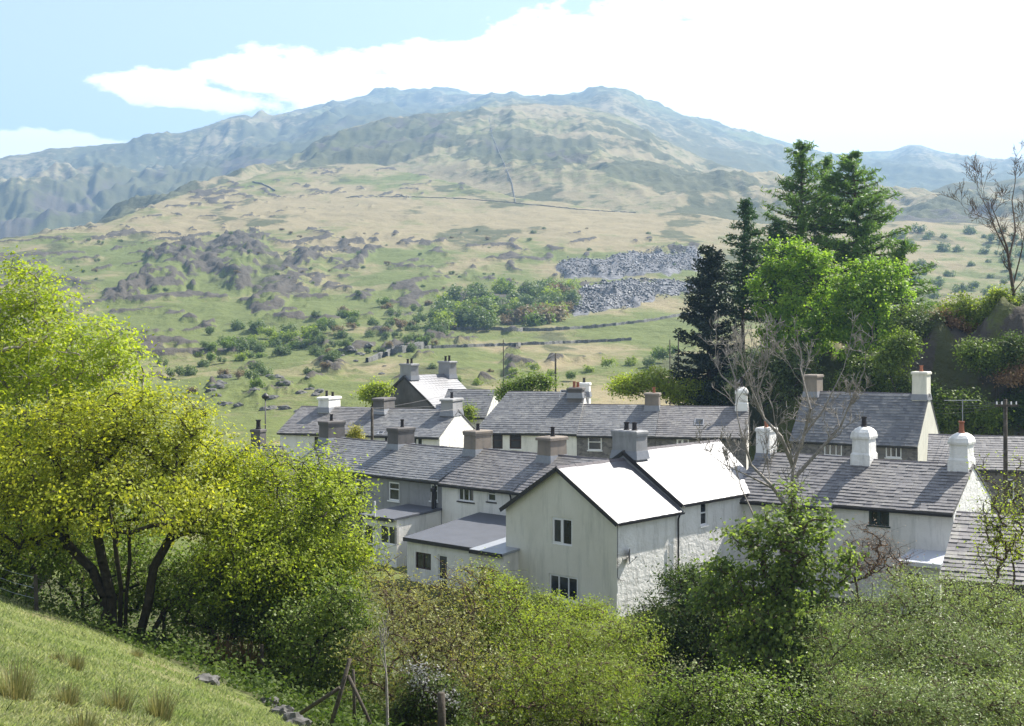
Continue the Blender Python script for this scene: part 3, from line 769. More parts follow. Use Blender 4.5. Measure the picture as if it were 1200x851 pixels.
# ------------------------------------------------------------------ front terrace
A1 = -42
d1 = dirv(A1)
O1 = Vector((0, 69.7, 0)) - d1*18.6
T1X = [0, 6.6, 13.2, 18.9, 23.0]
t1 = []
specs = [('terraced_house', 'terraced house with dark stone wall at the far end of the front row', SL_BLUE, W_GREYD, 4.5, 6.02),
         ('terraced_house', 'grey rendered terraced house with two small windows and a flat roofed kitchen', SL_BLUE, W_GREY, 4.5, 6.0),
         ('terraced_house', 'pale rendered terraced house between the grey one and the bright roofed cottage', SL_PURP, W_WHITE, 4.42, 6.08),
         ('terraced_house', 'terraced house half hidden behind the bright roofed white cottage', SL_PURP, W_WHITE, 4.42, 6.08)]
for i, (nm, lab, rm, wm, ze, zr) in enumerate(specs):
    x0, x1 = T1X[i], T1X[i+1]
    h = House(nm, lab, 'house', O1 + d1*x0, R(A1), x1-x0-.012, 5.9, ze, zr, -.5, 'houses of the front terrace', 20+i)
    t1.append(h)
ha, hb, hc, hd = t1
ha.winpx('front', 421, 572, .8, 1.1, style='sash')
hb.winpx('front', 461.5, 576, .95, 1.1, style='fanlight'); hb.winpx('front', 508.5, 577.5, .62, .95, style='fanlight')
hc.sillmat = BLACKP
hc.winpx('front', 546, 578, 1.25, .95, style='triple'); hc.winpx('front', 576, 579, .66, .85, style='sash')
for i, h in enumerate(t1):
    wm = specs[i][3]
    h.wall({'front': wm, 'left': W_GREYD if i == 0 else None, 'right': W_WHITE if i == 3 else None, 'back': wm})
    h.roof(specs[i][2], ov=.28, vl=.12 if i == 0 else 0, vr=0, sw=.3, sh=.24, sag=.03)
    h.gutter(.28)
potc = [((-.05, 0, .13, .45),), ((0, .1, .13, .5),), ((0, 0, .13, .42),), ((0, .05, .14, .55),)]
for i, (h, px_, m_, zt) in enumerate(((ha, 389, W_GREYD, 7.2), (hb, 470, W_GREYD, 7.1), (hc, 560, W_TAN, 7.25), (hd, 647, W_TAN, 7.2))):
    x = h.pick(px_, 520, 1, h.W/2).x
    h.chimney(x, 1.0, 1.45, zt, m_, pots=potc[i], style='oversail' if i < 3 else 'plain', taper=.95)
hb.downpipe(hb.L-.4, z0=2.7); hc.downpipe(hc.at('front', 600, 590)[0], mat=BLACKP)
# lean-to kitchens on the garden side
def leanto(h, x0, x1, yf, ztop, zlow, wm, roofm, ops=(), fasc=BLACKP, sidewm=None, z0=-.5):
    root = h.root; y0 = -.004
    q = MB(); up = Vector((0,0,1)); o = Vector((0, yf, 0)); uu = Vector((1,0,0)); n = Vector((0,-1,0))
    zf = zlow-.12
    ux = sorted({x0, x1} | {v for p in ops for v in p[:2]}); zx = sorted({z0, zf} | {v for p in ops for v in p[2:4]})
    g = lambda a, c, e=0: o + uu*a + up*c + n*e
    for i in range(len(ux)-1):
        for j in range(len(zx)-1):
            cu, cz = (ux[i]+ux[i+1])/2, (zx[j]+zx[j+1])/2
            if any(p[0] < cu < p[1] and p[2] < cz < p[3] for p in ops): continue
            q.quad(g(ux[i], zx[j]), g(ux[i+1], zx[j]), g(ux[i+1], zx[j+1]), g(ux[i], zx[j+1]))
    for p in ops:
        a0, a1, c0, c1 = p[:4]; e = -.15
        q.quad(g(a0,c0), g(a0,c0,e), g(a0,c1,e), g(a0,c1)); q.quad(g(a1,c0,e), g(a1,c0), g(a1,c1), g(a1,c1,e)); q.quad(g(a0,c1), g(a0,c1,e), g(a1,c1,e), g(a1,c1)); q.quad(g(a0,c0,e), g(a0,c0), g(a1,c0), g(a1,c0,e))
    q.poly([(x0, y0, z0), (x0, yf, z0), (x0, yf, zf), (x0, y0, ztop-.12)]); q.poly([(x1, yf, z0), (x1, y0, z0), (x1, y0, ztop-.12), (x1, yf, zf)])
    k = q.build('kitchen_extension', wm, root)
    r_ = MB(); e = .18
    r_.hexa([(x0-e*.5, yf-e, zlow-.115), (x1+e*.5, yf-e, zlow-.115), (x1+e*.5, y0, ztop-.115), (x0-e*.5, y0, ztop-.115)], [(x0-e*.5, yf-e, zlow), (x1+e*.5, yf-e, zlow), (x1+e*.5, y0, ztop), (x0-e*.5, y0, ztop)])
    r_.build('flat_roof', roofm, k)
    f_ = MB(); f_.box(x0-e*.5, x1+e*.5, yf-e-.035, yf-e-.003, zlow-.2, zlow-.004); f_.build('fascia', fasc, k)
    for p in ops:
        a0, a1, c0, c1 = p[:4]; t = .07; w_ = MB()
        for aa in ((a0, a0+t, c0, c1), (a1-t, a1, c0, c1), (a0+t, a1-t, c1-t, c1), (a0+t, a1-t, c0, c0+t)) + ((((a0+a1)/2-.03, (a0+a1)/2+.03, c0+t, c1-t),) if p[4] == 'w' else ((a0+t, a1-t, c0+.75, c0+.83),)):
            w_.obox(o, uu, up, n, *aa, -.13, -.05)
        f = w_.build('window' if p[4] == 'w' else 'door', p[5] if len(p) > 5 else WHITEP, root)
        gg = MB(); gg.obox(o, uu, up, n, a0+t*.5, a1-t*.5, c0+t*.5, c1-t*.5, -.105, -.085); gg.build('pane', GLASS, f)
    return k
def lx(h, px, py, yv): return h.pick(px, py, 1, yv)
# grey house: shallow flat roof with a white side wall
yf = -3.6
xa = lx(hb, 425, 612, yf).x; xb_ = lx(hb, 497, 615, yf)
leanto(hb, max(.02, xa), hb.L-.05, yf, 2.95, 2.75, W_WHITE, FELT, ops=((lx(hb, 445, 630, yf).x, lx(hb, 465, 630, yf).x, 1.25, 2.3, 'w'), (lx(hb, 426, 640, yf).x, lx(hb, 437, 640, yf).x, .3, 2.2, 'd')))
wp_ = MB(); xw = lx(hb, 440, 615, yf-.2).x; wp_.tube([(xw, yf-.1, -.4), (xw, yf-.1, 2.6), (xw, yf-.25, 2.75), (xw, yf-.25, 3.6)], .05, 8); wp_.build('soil_pipe', WHITEP, hb.root)
sk_ = MB(); xk = lx(hb, 494, 640, yf-.3).x
# pale house: deep felt roof
yf2 = -5.6
xa = lx(hc, 477, 637, yf2).x; xb2 = lx(hc, 568, 640, yf2).x
leanto(hc, xa, xb2, yf2, 3.0, 2.3, W_WHITE, FELT, ops=((lx(hc, 487, 650, yf2).x, lx(hc, 505, 650, yf2).x, .75, 1.6, 'w', BROWNP), (lx(hc, 513, 655, yf2).x, lx(hc, 524, 655, yf2).x, -.4, 1.65, 'd')))
hcx = xb2+.16
leanto(hc, hcx, hcx+2.0, -6.6, 3.1, 2.45, W_WHITE, PALEROOF, ops=((hcx+.4, hcx+1.4, .6, 1.7, 'w'),))
fl = MB(); xf = lx(hb, 513, 610, -.35).x
fl.lathe((hb.L-.25, -.45, 2.6), [(.10, 0), (.10, 1.3), (.16, 1.32), (.16, 1.5), (.05, 1.55)], 10); fl.build('flue', BLACKP, hb.root)

# ------------------------------------------------------------------ second row on the left (white end gable)
A2 = -20; d2 = dirv(A2)
O2 = Vector((-5.55, 98, 0)) - d2*13.9
T2X = [0, 6.9, 13.9]
t2 = [House('stone_cottage', 'white fronted cottage at the left end of the second row, white chimney on its ridge', 'house', O2, R(A2), 6.888, 7.5, 5.0, 6.8, -.5, 'houses of the second row', 31),
      House('stone_cottage', 'slate roofed cottage with white end gable behind the front terrace', 'house', O2 + d2*6.9, R(A2), 7.0, 7.5, 5.0, 6.76, -.5, 'houses of the second row', 32)]
t2[0].winpx('front', 373, 521, .7, 1.2, style='sash', frame=BROWNP)
t2[1].winpx('front', 489, 521, .9, 1.1, style='casement'); t2[1].winpx('front', 455, 520, .9, 1.1, style='casement')
t2[0].wall({'front': W_WHITE, 'left': W_WHITE, 'back': W_GREY}); t2[1].wall({'front': W_WHITE, 'right': W_LUMPY, 'back': W_GREY})
t2[0].roof(SL_PURP, ov=.25, vl=.15, sw=.3, sh=.24, barge=['left']); t2[1].roof(SL_BLUE, ov=.25, vr=.06, sw=.3, sh=.24)
t2[0].gutter(.25); t2[1].gutter(.25)
for h, px_, m_, zt, w_, po in ((t2[0], 386, W_LUMPY, 7.75, 1.0, ((-.2, -.1, .13, .5), (.25, .1, .13, .4))), (t2[1], 437, W_GREYD, 7.75, 1.0, ()), (t2[1], 537, W_GREY, 7.8, 1.05, ((0, 0, .14, .5),))):
    x = h.pick(px_, 480, 1, h.W/2).x; h.chimney(min(max(x, .5 if h is t2[1] else -.2), h.L-.55), w_, 2.1, zt, m_, pots=po, style='plain')
x = t2[1].pick(445, 507, 1, 0).x
# ------------------------------------------------------------------ third row in the centre
A3 = -12; d3 = dirv(A3)
O3 = Vector((4.86, 96, 0))
t3 = [House('stone_house', 'taller slate roofed house with a skylight behind the centre of the village', 'house', O3 - d3*7.7, R(A3), 7.69, 8.0, 5.45, 8.25, -.5, 'houses of the back row', 41),
      House('stone_house', 'low rubble stone house with white window below the double skylight', 'house', O3, R(A3), 5.9, 6.6, 5.35, 7.35, -.5, 'houses of the back row', 42),
      House('stone_house', 'low stone house at the right end of the back row, partly behind bare branches', 'house', O3 + d3*5.92, R(A3), 6.6, 6.6, 5.35, 7.3, -.5, 'houses of the back row', 43)]
t3[0].winpx('front', 604, 516, .9, 1.3, style='sash', frame=BROWNP); t3[0].winpx('front', 583, 516, .8, 1.3, style='sash', frame=BROWNP)
t3[1].winpx('front', 697, 520, 1.05, 1.0, style='fanlight'); t3[2].winpx('front', 800, 522, .9, 1.0, style='casement')
t3[0].hips = ('left',); t3[0].wall(W_WHITE); t3[1].wall({'front': W_STONE, 'back': W_STONE}); t3[2].wall({'front': W_STONE, 'right': W_WHITE, 'back': W_STONE})
t3[0].roof(SL_BLUE, ov=.25, vl=.1, vr=.05, skewl=1.7, sw=.32, sh=.26); t3[1].roof(SL_BLUE, ov=.25, sw=.32, sh=.25); t3[2].roof(SL_PURP, ov=.25, vr=.1, sw=.32, sh=.25)
for h in t3: h.gutter(.25)
h = t3[0]; h.chimney(h.L-.62, 1.15, 1.5, 8.75, W_GREYD, pots=((-.1, -.3, .14, .5), (.1, .25, .14, .42)), potmat=TERRA, y=3.6)
h.chimney(h.L-.3, .95, .9, 9.05, W_LUMPY, pots=((0, 0, .13, .4),), y=5.6)
h = t3[1]; h.chimney(h.L-.55, 1.1, 1.35, 8.4, W_TAN, pots=((.1, .0, .13, .45),), potmat=TERRA)
h = t3[2]; h.chimney(h.L-.45, .9, 1.1, 8.9, W_LUMPY, pots=((0, 0, .13, .8),), style='dome')
def skylight(h, px, py, w, l, open_=0.0):
    """roof light lying on the front slope"""
    half = h.W/2; rise = h.zr-h.ze; sl = math.hypot(half, rise); up = Vector((0, half/sl, rise/sl)); n = Vector((0, -rise/sl, half/sl))
    o = h.tl(CAMV); d = h.td(ray(px, py)); p0 = Vector((0, 0, h.ze))
    k = (p0-o).dot(n)/d.dot(n); p = o + d*k
    ex = Vector((1,0,0)); q = MB(); t = .07
    for a in ((-w/2, -w/2+t, 0, l), (w/2-t, w/2, 0, l), (-w/2+t, w/2-t, 0, t), (-w/2+t, w/2-t, l-t, l)): q.obox(p, ex, up, n, *a, .08, .17)
    f = q.build('skylight', LEAD, h.root)
    g = MB(); g.obox(p, ex, up, n, -w/2+t*.5, w/2-t*.5, t*.5, l-t*.5, .13, .15); g.build('pane', GLASS, f)
skylight(t3[0], 661, 468, .8, 1.0); skylight(t3[2], 819, 500, .7, .8); skylight(t2[1], 445, 511, .5, .5)

# ------------------------------------------------------------------ right-hand front pair
A7 = -34; d7 = dirv(A7)
E7 = Vector((20.7, 60, 0))
h7 = [House('whitewashed_cottage', 'whitewashed cottage with rough white end gable and two rounded white chimneys', 'house', E7 - d7*5.75, R(A7), 5.75, 7.0, 4.55, 6.4, -.6, 'whitewashed cottages on the right', 51),
      House('whitewashed_cottage', 'slate roofed cottage between the bare ash tree and the bright roofed cottage', 'house', E7 - d7*11.2, R(A7), 5.44, 7.0, 4.4, 6.45, -.6, 'whitewashed cottages on the right', 52)]
h7[0].sillmat = GREENP
h7[0].winpx('front', 1030, 604, 1.0, 1.0, style='casement', frame=GREENP); h7[1].winpx('front', 925, 606, .8, 1.0, style='sash')
h7[0].wall({'front': W_WHITE, 'right': W_LUMPY, 'left': W_WHITE, 'back': W_WHITE}); h7[1].wall({'front': W_WHITE, 'left': W_LUMPY, 'back': W_WHITE})
h7[0].roof(SL_PURP, ov=.25, vr=.05, sw=.36, sh=.27, jitter=.014, lift=.03); h7[1].roof(SL_PURP, ov=.25, vl=.05, sw=.34, sh=.26, jitter=.014, lift=.028)
h7[0].gutter(.25); h7[1].gutter(.25)
h7[0].chimney(h7[0].L-.55, .95, 1.25, 8.05, W_LUMPY, pots=((0, 0, .16, .6),), style='dome', potmat=TERRA)
x = h7[0].pick(1008, 530, 1, 3.5).x; h7[0].chimney(max(x, .3), .95, 1.2, 8.15, W_LUMPY, pots=((0, 0, .16, .55),), style='dome')
x = h7[1].pick(898, 520, 1, 3.5).x; h7[1].chimney(max(.2, x), .8, 1.0, 7.9, W_LUMPY, pots=((0, 0, .12, .35),), style='plain', potmat=TERRA)
leanto(h7[0], 3.9, h7[0].L-.02, -2.2, 2.7, 2.5, W_WHITE, SHEET, ops=((4.2, 5.0, 1.0, 2.0, 'w'),), fasc=WHITEP)
pg = h7[0].pick(1146, 597, 0, h7[0].L)
wl = lambda h, p: h.loc + Vector((h.c*p.x - h.sn*p.y, h.sn*p.x + h.c*p.y, p.z))
make_dish('satellite_dish', 'small grey satellite dish on the whitewashed gable beside the mossy slate roof', wl(h7[0], pg), dirv(A7+10), DISHM, .33)

# ------------------------------------------------------------------ house behind on the right, its low wing, and the mossy shed
A4 = -32; d4 = dirv(A4)
h4 = House('stone_house', 'stone house with steep blue slate roof and tall pale end chimney', 'house', Vector((27.9, 88, 0)) - d4*9.0, R(A4), 9.0, 6.2, 5.26, 8.55, -.5, 'stone houses at the back', 61)
h4.winpx('front', 976, 527, 1.3, .9, style='triple'); h4.winpx('front', 1047, 529, 1.1, .9, style='triple')
h4.wall({'front': W_STONE, 'right': W_CREAM, 'left': W_STONE, 'back': W_STONE}); h4.roof(SL_BLUE, ov=.25, vr=.03, vl=.1, sw=.34, sh=.27); h4.gutter(.25)
h4.chimney(h4.L-.55, 1.05, 1.15, 10.25, W_CREAM, pots=((0, 0, .15, .45),), potmat=TERRA); h4.chimney(.55, 1.05, 1.4, 9.9, W_TAN, pots=())
A5 = -20; d5 = dirv(A5)
h5 = House('outbuilding', 'low stone outbuilding with plain slate roof below the rocky bank', 'outbuilding', Vector((25.7, 79, 0)), R(A5), 8.5, 6.0, 4.7, 6.4, -.5, None, 71)
h5.winpx('front', 1183, 574, .55, 1.3, style='sash'); h5.wall(W_STONE); h5.roof(SL_PURP, ov=.22, vl=.1, sw=.33, sh=.26); h5.gutter(.22)
A8 = -27
h8 = House('stone_shed', 'old shed with rough mossy stone slates beside the whitewashed gable', 'shed', Vector((16.45, 49, 0)), R(A8), 8.0, 9.0, 3.55, 5.45, -.5, None, 81)
h8.wall(W_STONE); h8.roof(SL_OLD, ov=.2, vl=.08, sw=.4, sh=.3, jitter=.022, lift=.032, thick=.12)

# ------------------------------------------------------------------ grey gabled house at the back, with a wing
bz = 48
hf = House('gabled_house', 'tall grey gabled house with bright sunlit roof slope and two stacks', 'house', Vector((-9.9+.743*4.34, 118-.669*4.34, 0)), R(bz), 6.0, 8.7, 6.0, 8.95, -.5, None, 91)
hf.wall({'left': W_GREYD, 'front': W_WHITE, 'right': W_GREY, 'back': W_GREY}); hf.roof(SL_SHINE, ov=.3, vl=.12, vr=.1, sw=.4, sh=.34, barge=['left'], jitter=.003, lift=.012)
hf.chimney(.6, 1.0, 1.5, 10.15, W_GREY, pots=((0, -.3, .14, .5), (0, .2, .14, .45))); hf.chimney(5.6, 1.0, 1.5, 10.3, W_GREY, pots=((0, -.25, .14, .55), (0, .25, .14, .5)))
A6 = -15
hg = House('gabled_wing', 'slate roofed wing with a small bright white end gable behind the second row', 'house', Vector((-6.6, 113.5, 0)), R(A6), 4.4, 6.0, 5.6, 7.75, -.5, None, 95)
hg.wall({'front': W_WHITE, 'right': W_LUMPY, 'back': W_WHITE, 'left': W_GREY}); hg.roof(SL_BLUE, ov=.25, vr=.1, sw=.33, sh=.27); hg.gutter(.25)

# a lone stack over the big trees at the left: the end of a house hidden by them
hx = House('hidden_cottage', 'dark chimney of a cottage that stands behind the big yellow green trees', 'house', Vector((-20.4, 91, 0)), R(-20), 3.2, 5.0, 2.8, 4.7, -.5, None, 97)
hx.wall(W_GREYD); hx.roof(SL_PURP, ov=.2); hx.chimney(1.2, .8, .8, 6.0, W_GREYD, pots=((0, 0, .2, .7),))
# ================================================================== plants
BARK_D = mat_bark('dark mossy bark', (.022,.018,.013), (.07,.06,.04))
BARK_G = mat_bark('grey bark', (.16,.145,.125), (.36,.33,.29))
BARK_B = mat_bark('brown bark', (.06,.04,.025), (.15,.11,.075))
LF_OAK = mat_leaf('young oak leaf', [(.125,.16,.016), (.20,.23,.022), (.275,.28,.03)], (1.15,1.1,.6), .5)
LF_ASH = mat_leaf('fresh yellow green leaf', [(.12,.17,.016), (.19,.24,.022), (.25,.27,.028)], (1.15,1.15,.6), .5)
LF_LIME = mat_leaf('light green leaf', [(.115,.155,.016), (.175,.215,.022), (.24,.265,.032)], (1.1,1.15,.6), .5)
LF_MAPLE = mat_leaf('young maple leaf', [(.07,.14,.018), (.125,.20,.025), (.20,.26,.035)], (1.1,1.15,.6), .5)
LF_GREEN = mat_leaf('mid green leaf', [(.052,.085,.014), (.092,.13,.02), (.14,.175,.03)], (1.0,1.1,.6), .4)
LF_DARK = mat_leaf('dark green leaf', [(.025,.042,.01), (.048,.07,.015), (.082,.105,.024)], (.9,1.05,.6), .35, .55, .12)
LF_WILLOW = mat_leaf('grey green willow leaf', [(.09,.125,.035), (.14,.18,.06), (.20,.235,.095)], (1.0,1.05,.6), .4, .45, .4)
LF_YWILL = mat_leaf('yellow green willow leaf', [(.09,.13,.018), (.14,.185,.025), (.20,.23,.035)], (1.1,1.1,.6), .45)
LF_OLIVE = mat_leaf('sparse olive bud leaf', [(.11,.115,.035), (.155,.165,.045), (.20,.215,.062)], (1.1,1.0,.6), .4)
LF_SYC = mat_leaf('sycamore leaf', [(.045,.07,.02), (.10,.135,.034), (.19,.225,.052)], (1.0,1.1,.6), .48, .5, .25, gain=1.85)
LF_PINE = mat_leaf('pine needles', [(.018,.04,.014), (.032,.065,.02), (.05,.09,.026)], (.9,1.0,.6), .25)
LF_LARCH = mat_leaf('larch needles', [(.045,.085,.02), (.075,.125,.028), (.11,.165,.038)], (1.0,1.1,.6), .35)
LF_MONK = mat_leaf('monkey puzzle scales', [(.008,.014,.008), (.014,.022,.012), (.024,.034,.017)], (.9,1.0,.7), .1)
LF_HILL = mat_leaf('hill scrub leaf', [(.045,.07,.025), (.075,.105,.03), (.11,.135,.045)], (1.0,1.05,.6), .35, big=.3)
LF_HILLB = mat_leaf('brown hill scrub', [(.09,.065,.035), (.13,.095,.05), (.14,.12,.06)], (1.0,1.0,.7), .3, big=.3)
LF_BRACK = mat_leaf('dead bracken', [(.14,.08,.04), (.22,.14,.075), (.28,.2,.12)], (1.0,.9,.7), .3)
LF_WHITE = mat_leaf('white blossom', [(.2,.2,.18), (.32,.32,.3), (.42,.42,.4)], (1,1,1), .3, gain=1)
LF_GOLD = mat_leaf('golden conifer', [(.14,.15,.02), (.22,.22,.025), (.3,.28,.03)], (1.1,1,.6), .3)
GRASS = mat_leaf('meadow grass blade', [(.125,.165,.055), (.185,.215,.085), (.31,.30,.18)], (1.05,1.1,.75), .4, .6, .25, .25, gain=1.5)
RUSH = mat_leaf('rush blade', [(.06,.075,.025), (.12,.12,.05), (.24,.2,.1)], (1.0,1.0,.7), .25)

def unit(a): return a/np.maximum(np.linalg.norm(a, axis=-1, keepdims=True), 1e-9)

def leaf_quads(p, l, w, rng, upb=.5, outward=None, tdir=None):
    n = len(p)
    nr = rng.normal(size=(n, 3)); nr[:,2] = np.abs(nr[:,2])*(.6+upb) + upb*.5
    if outward is not None: nr += outward*.7
    nr = unit(nr)
    t = rng.normal(size=(n, 3)) if tdir is None else tdir + rng.normal(size=(n, 3))*.35
    t = unit(t - nr*np.sum(t*nr, -1, keepdims=True)); b = np.cross(nr, t)
    sc = rng.uniform(.65, 1.3, (n, 1)); L = t*(l*sc/2); Wd = b*(w*sc/2); mid = t*(l*sc*.08)
    V = np.stack([p-L, p+Wd-mid, p+L, p-Wd-mid], 1)
    return V.reshape(-1, 3), np.arange(n*4).reshape(n, 4)

def seg_mesh(P0, P1, r0, r1, k=5):
    P0, P1 = np.asarray(P0), np.asarray(P1); r0 = np.asarray(r0)[:,None]; r1 = np.asarray(r1)[:,None]
    d = unit(P1-P0); ref = np.where(np.abs(d[:,2:3]) < .9, np.array([[0,0,1.]]), np.array([[1.,0,0]]))
    u = unit(np.cross(d, ref)); w = np.cross(d, u); P1 = P1 + d*r1*.4
    rings = []
    for P_, r in ((P0, r0), (P1, r1)):
        for j in range(k):
            a = 2*np.pi*j/k; rings.append(P_ + (u*np.cos(a)+w*np.sin(a))*r)
    V = np.stack(rings, 1).reshape(-1, 3); n = len(P0)
    base = np.arange(n)[:,None]*(2*k)
    Fc = np.concatenate([np.stack([base[:,0]+j, base[:,0]+(j+1)%k, base[:,0]+k+(j+1)%k, base[:,0]+k+j], -1) for j in range(k)])
    return V, Fc

def skeleton(stems, clumps, rng, rtip=.012, rmax=.3, pipe=.48, lift=.12, wig=.08, nseg=4):
    """stems: list of point lists (world); joins every clump to the nearest wood already there"""
    nodes, par = [], []
    for st in stems:
        prev = -1
        for p in st:
            nodes.append(np.array(p, float)); par.append(prev); prev = len(nodes)-1
    base = np.array(stems[0][0], float)
    order = np.argsort(np.linalg.norm(clumps - base, axis=1))
    cnt_tip = []
    arr = np.zeros((len(nodes)+len(clumps)*nseg+5, 3)); m = len(nodes); arr[:m] = nodes
    for ci in order:
        c = clumps[ci]
        dd = c - arr[:m]; dist = np.linalg.norm(dd, axis=1)
        cost = dist + np.maximum(0, -dd[:,2])*1.2 + .0*dist
        j = int(np.argmin(cost)); a = arr[j].copy(); L = dist[j]; pv = j
        k = max(1, min(nseg, int(L/.25)+1)); side = rng.normal(size=3)*wig*L
        for q in range(1, k+1):
            t = q/k; p = a*(1-t)+c*t; s_ = math.sin(math.pi*t)
            p = p + np.array([0, 0, lift*L*s_]) + side*s_
            arr[m] = p; nodes.append(p); par.append(pv); pv = m; m += 1
        cnt_tip.append(pv)
    cnt = np.zeros(m)
    for t in cnt_tip: cnt[t] += 1
    for i in range(m-1, -1, -1):
        if par[i] >= 0: cnt[par[i]] += cnt[i]
    r = np.minimum(rmax, rtip*np.maximum(cnt, 1)**pipe)
    idx = np.array([i for i in range(m) if par[i] >= 0]); pi = np.array([par[i] for i in idx])
    r0 = np.minimum(r[pi], r[idx]*1.5)
    isstem = idx < sum(len(s_) for s_ in stems)
    r0 = np.where(isstem, r[pi], r0)
    return arr[pi], arr[idx], r0, r[idx]

def sample_blobs(blobs, n, rng, shell=.5):
    vol = np.array([b[1][0]*b[1][1]*b[1][2] for b in blobs])**.75; k = rng.choice(len(blobs), n, p=vol/vol.sum())
    d = unit(rng.normal(size=(n, 3))); r = rng.uniform(shell**2, 1, (n, 1))**.5
    c = np.array([b[0] for b in blobs])[k]; rad = np.array([b[1] for b in blobs])[k]
    return c + d*rad*r*rng.uniform(.85, 1.12, (n, 1))

def plant(name, label, cat, D, base_px, blobs, ncl, lpc, leaf, lmat, bark, clr=.45, shell=.5, nstem=1, spread=.3, rmax=.25, rtip=.012, seed=0, group=None, upb=.5, flat=.7, trunk_h=None, twigs=True, floor=True, pipe=.48, tdir=None, stems_px=None):
    rng = np.random.default_rng(seed)
    base = np.array(G(base_px, D)); base[2] -= .1
    bl = []
    for q in blobs:
        cx, cy, rx, ry = q[:4]; dD = q[4] if len(q) > 4 else 0; Dq = D+dD; s = Dq/F
        bl.append((np.array(P(cx, cy, Dq)), (rx*s, rx*s*.85, ry*s)))
    cl = sample_blobs(bl, ncl, rng, shell)
    if floor:
        gz = Hs(cl[:,0], cl[:,1]); cl[:,2] = np.maximum(cl[:,2], gz+.25)
    ctr = np.mean([b[0] for b in bl], axis=0); top = max(b[0][2]+b[1][2] for b in bl)
    th = trunk_h if trunk_h else max(.5, (ctr[2]-base[2])*.55)
    stems = []
    for i in range(nstem):
        a = rng.uniform(0, 6.28); rr = spread*(0 if nstem == 1 else 1)*rng.uniform(.3, 1)
        b0 = base + np.array([math.cos(a)*rr*.4, math.sin(a)*rr*.4, 0])
        tp = b0 + np.array([math.cos(a)*rr*2 + (ctr[0]-base[0])*.25, math.sin(a)*rr*2 + (ctr[1]-base[1])*.25, th*rng.uniform(.8, 1.2)])
        pts = []
        k = 6
        for q in range(k+1):
            t = q/k; p = b0*(1-t)+tp*t + rng.normal(size=3)*np.array([1,1,.2])*.05*th*math.sin(math.pi*t); pts.append(p)
        stems.append(pts)
    if stems_px:
        stems = []
        for st in stems_px:
            pts = [np.array(P(q[0], q[1], D+(q[2] if len(q) > 2 else 0))) for q in st]; pts[0][2] = Hs([pts[0][0]], [pts[0][1]])[0]-.2; stems.append(pts)
    P0, P1, r0, r1 = skeleton(stems, cl, rng, rtip, rmax, pipe)
    root = empty(name, base); tag(root, label, cat, group)
    n = ncl*lpc
    off = rng.normal(size=(n, 3))*np.array([1, 1, flat])*clr*rng.uniform(.5, 1, (n, 1)); cc = np.repeat(cl, lpc, 0)
    p = cc + off
    if twigs:
        tw = 5; k = rng.integers(0, lpc, (ncl, tw)) + np.arange(ncl)[:,None]*lpc
        T0 = np.repeat(cl, tw, 0); T1 = p[k.ravel()]; rt = np.full(len(T0), rtip*.6)
        P0 = np.concatenate([P0, T0]); P1 = np.concatenate([P1, T1]); r0 = np.concatenate([r0, rt]); r1 = np.concatenate([r1, rt*.6])
    V, Fc = seg_mesh(P0-base, P1-base, r0, r1)
    link('trunk', np_mesh('trunk', V, Fc, True), bark, root)
    out = unit(p - ctr)
    V, Fc = leaf_quads(p-base, leaf[0], leaf[1], rng, upb, out, tdir)
    link('crown', np_mesh('crown', V, Fc), lmat, root)
    return root

# ------------------------------------------------------------------ the big trees on the left
plant('broadleaf_tree', 'tall airy yellow green tree at the left edge, thin branches showing through its top', 'tree', 45, 30,
      [(-40,470,130,120),(30,400,95,85),(75,430,90,70,2),(110,400,60,40,-1),(20,335,45,38),(120,470,60,50,2),(0,560,90,90),(45,365,40,42,1),(140,415,42,32,0)],
      520, 70, (.15,.085), LF_ASH, BARK_G, .42, .35, 2, .6, .22, seed=11, group=None, trunk_h=5)
plant('oak_tree', 'spreading oak with several dark twisted stems behind the grass bank', 'tree', 40, 132,
      [(60,540,110,70),(150,520,110,75,1),(110,490,80,40,0),(235,560,75,55,2),(20,590,80,55,-1),(195,505,60,40,0),(265,600,60,50,2),(150,590,120,40,-1.5),(300,560,40,35,3)],
      620, 75, (.125,.075), LF_OAK, BARK_D, .42, .45, 5, .9, .26, seed=12, pipe=.5, stems_px=[[(124,745),(122,700),(108,668),(80,640),(62,610,-.5)],[(132,745),(130,700),(120,660),(112,620),(110,580,.5)],[(146,748,.4),(148,700,.4),(152,655),(150,610)],[(160,750),(174,705),(180,665,.5),(200,630,1),(215,600,1.5)],[(168,752),(195,712,.3),(225,692,.6),(255,690,1)],[(140,745),(142,690,-1),(135,640,-2),(128,590,-2.5)]])
plant('leafy_tree', 'rounded light green tree on the right of the oak, hiding the end of the terrace', 'tree', 42, 330,
      [(330,600,95,75),(380,640,58,85,-1),(300,660,75,70,-2),(350,700,70,65,-2),(390,575,40,35,0),(270,580,55,50,1),(410,660,30,50,-1)],
      520, 80, (.12,.065), LF_LIME, BARK_D, .4, .45, 3, .6, .18, seed=13, trunk_h=2)
plant('leafy_tree', 'fresh green tree peeping through on the far left with darker shaded leaves', 'tree', 52, -10,
      [(-20,440,60,80),(15,420,35,45),(-20,560,90,80),(30,620,80,60)], 260, 60, (.17,.11), LF_GREEN, BARK_D, .5, .3, 2, .5, .2, seed=14)
plant('elder_bush', 'mid green bush below the oak beside the fence posts', 'bush', 43, 60,
      [(20,640,70,60),(90,655,60,50),(150,675,60,50,1),(210,690,60,50,1),(-20,660,60,60),(60,600,70,50,2),(130,630,70,50,3),(250,680,50,60,2)], 620, 60, (.12,.075), LF_GREEN, BARK_D, .38, .3, 4, 1.2, .06, seed=15)
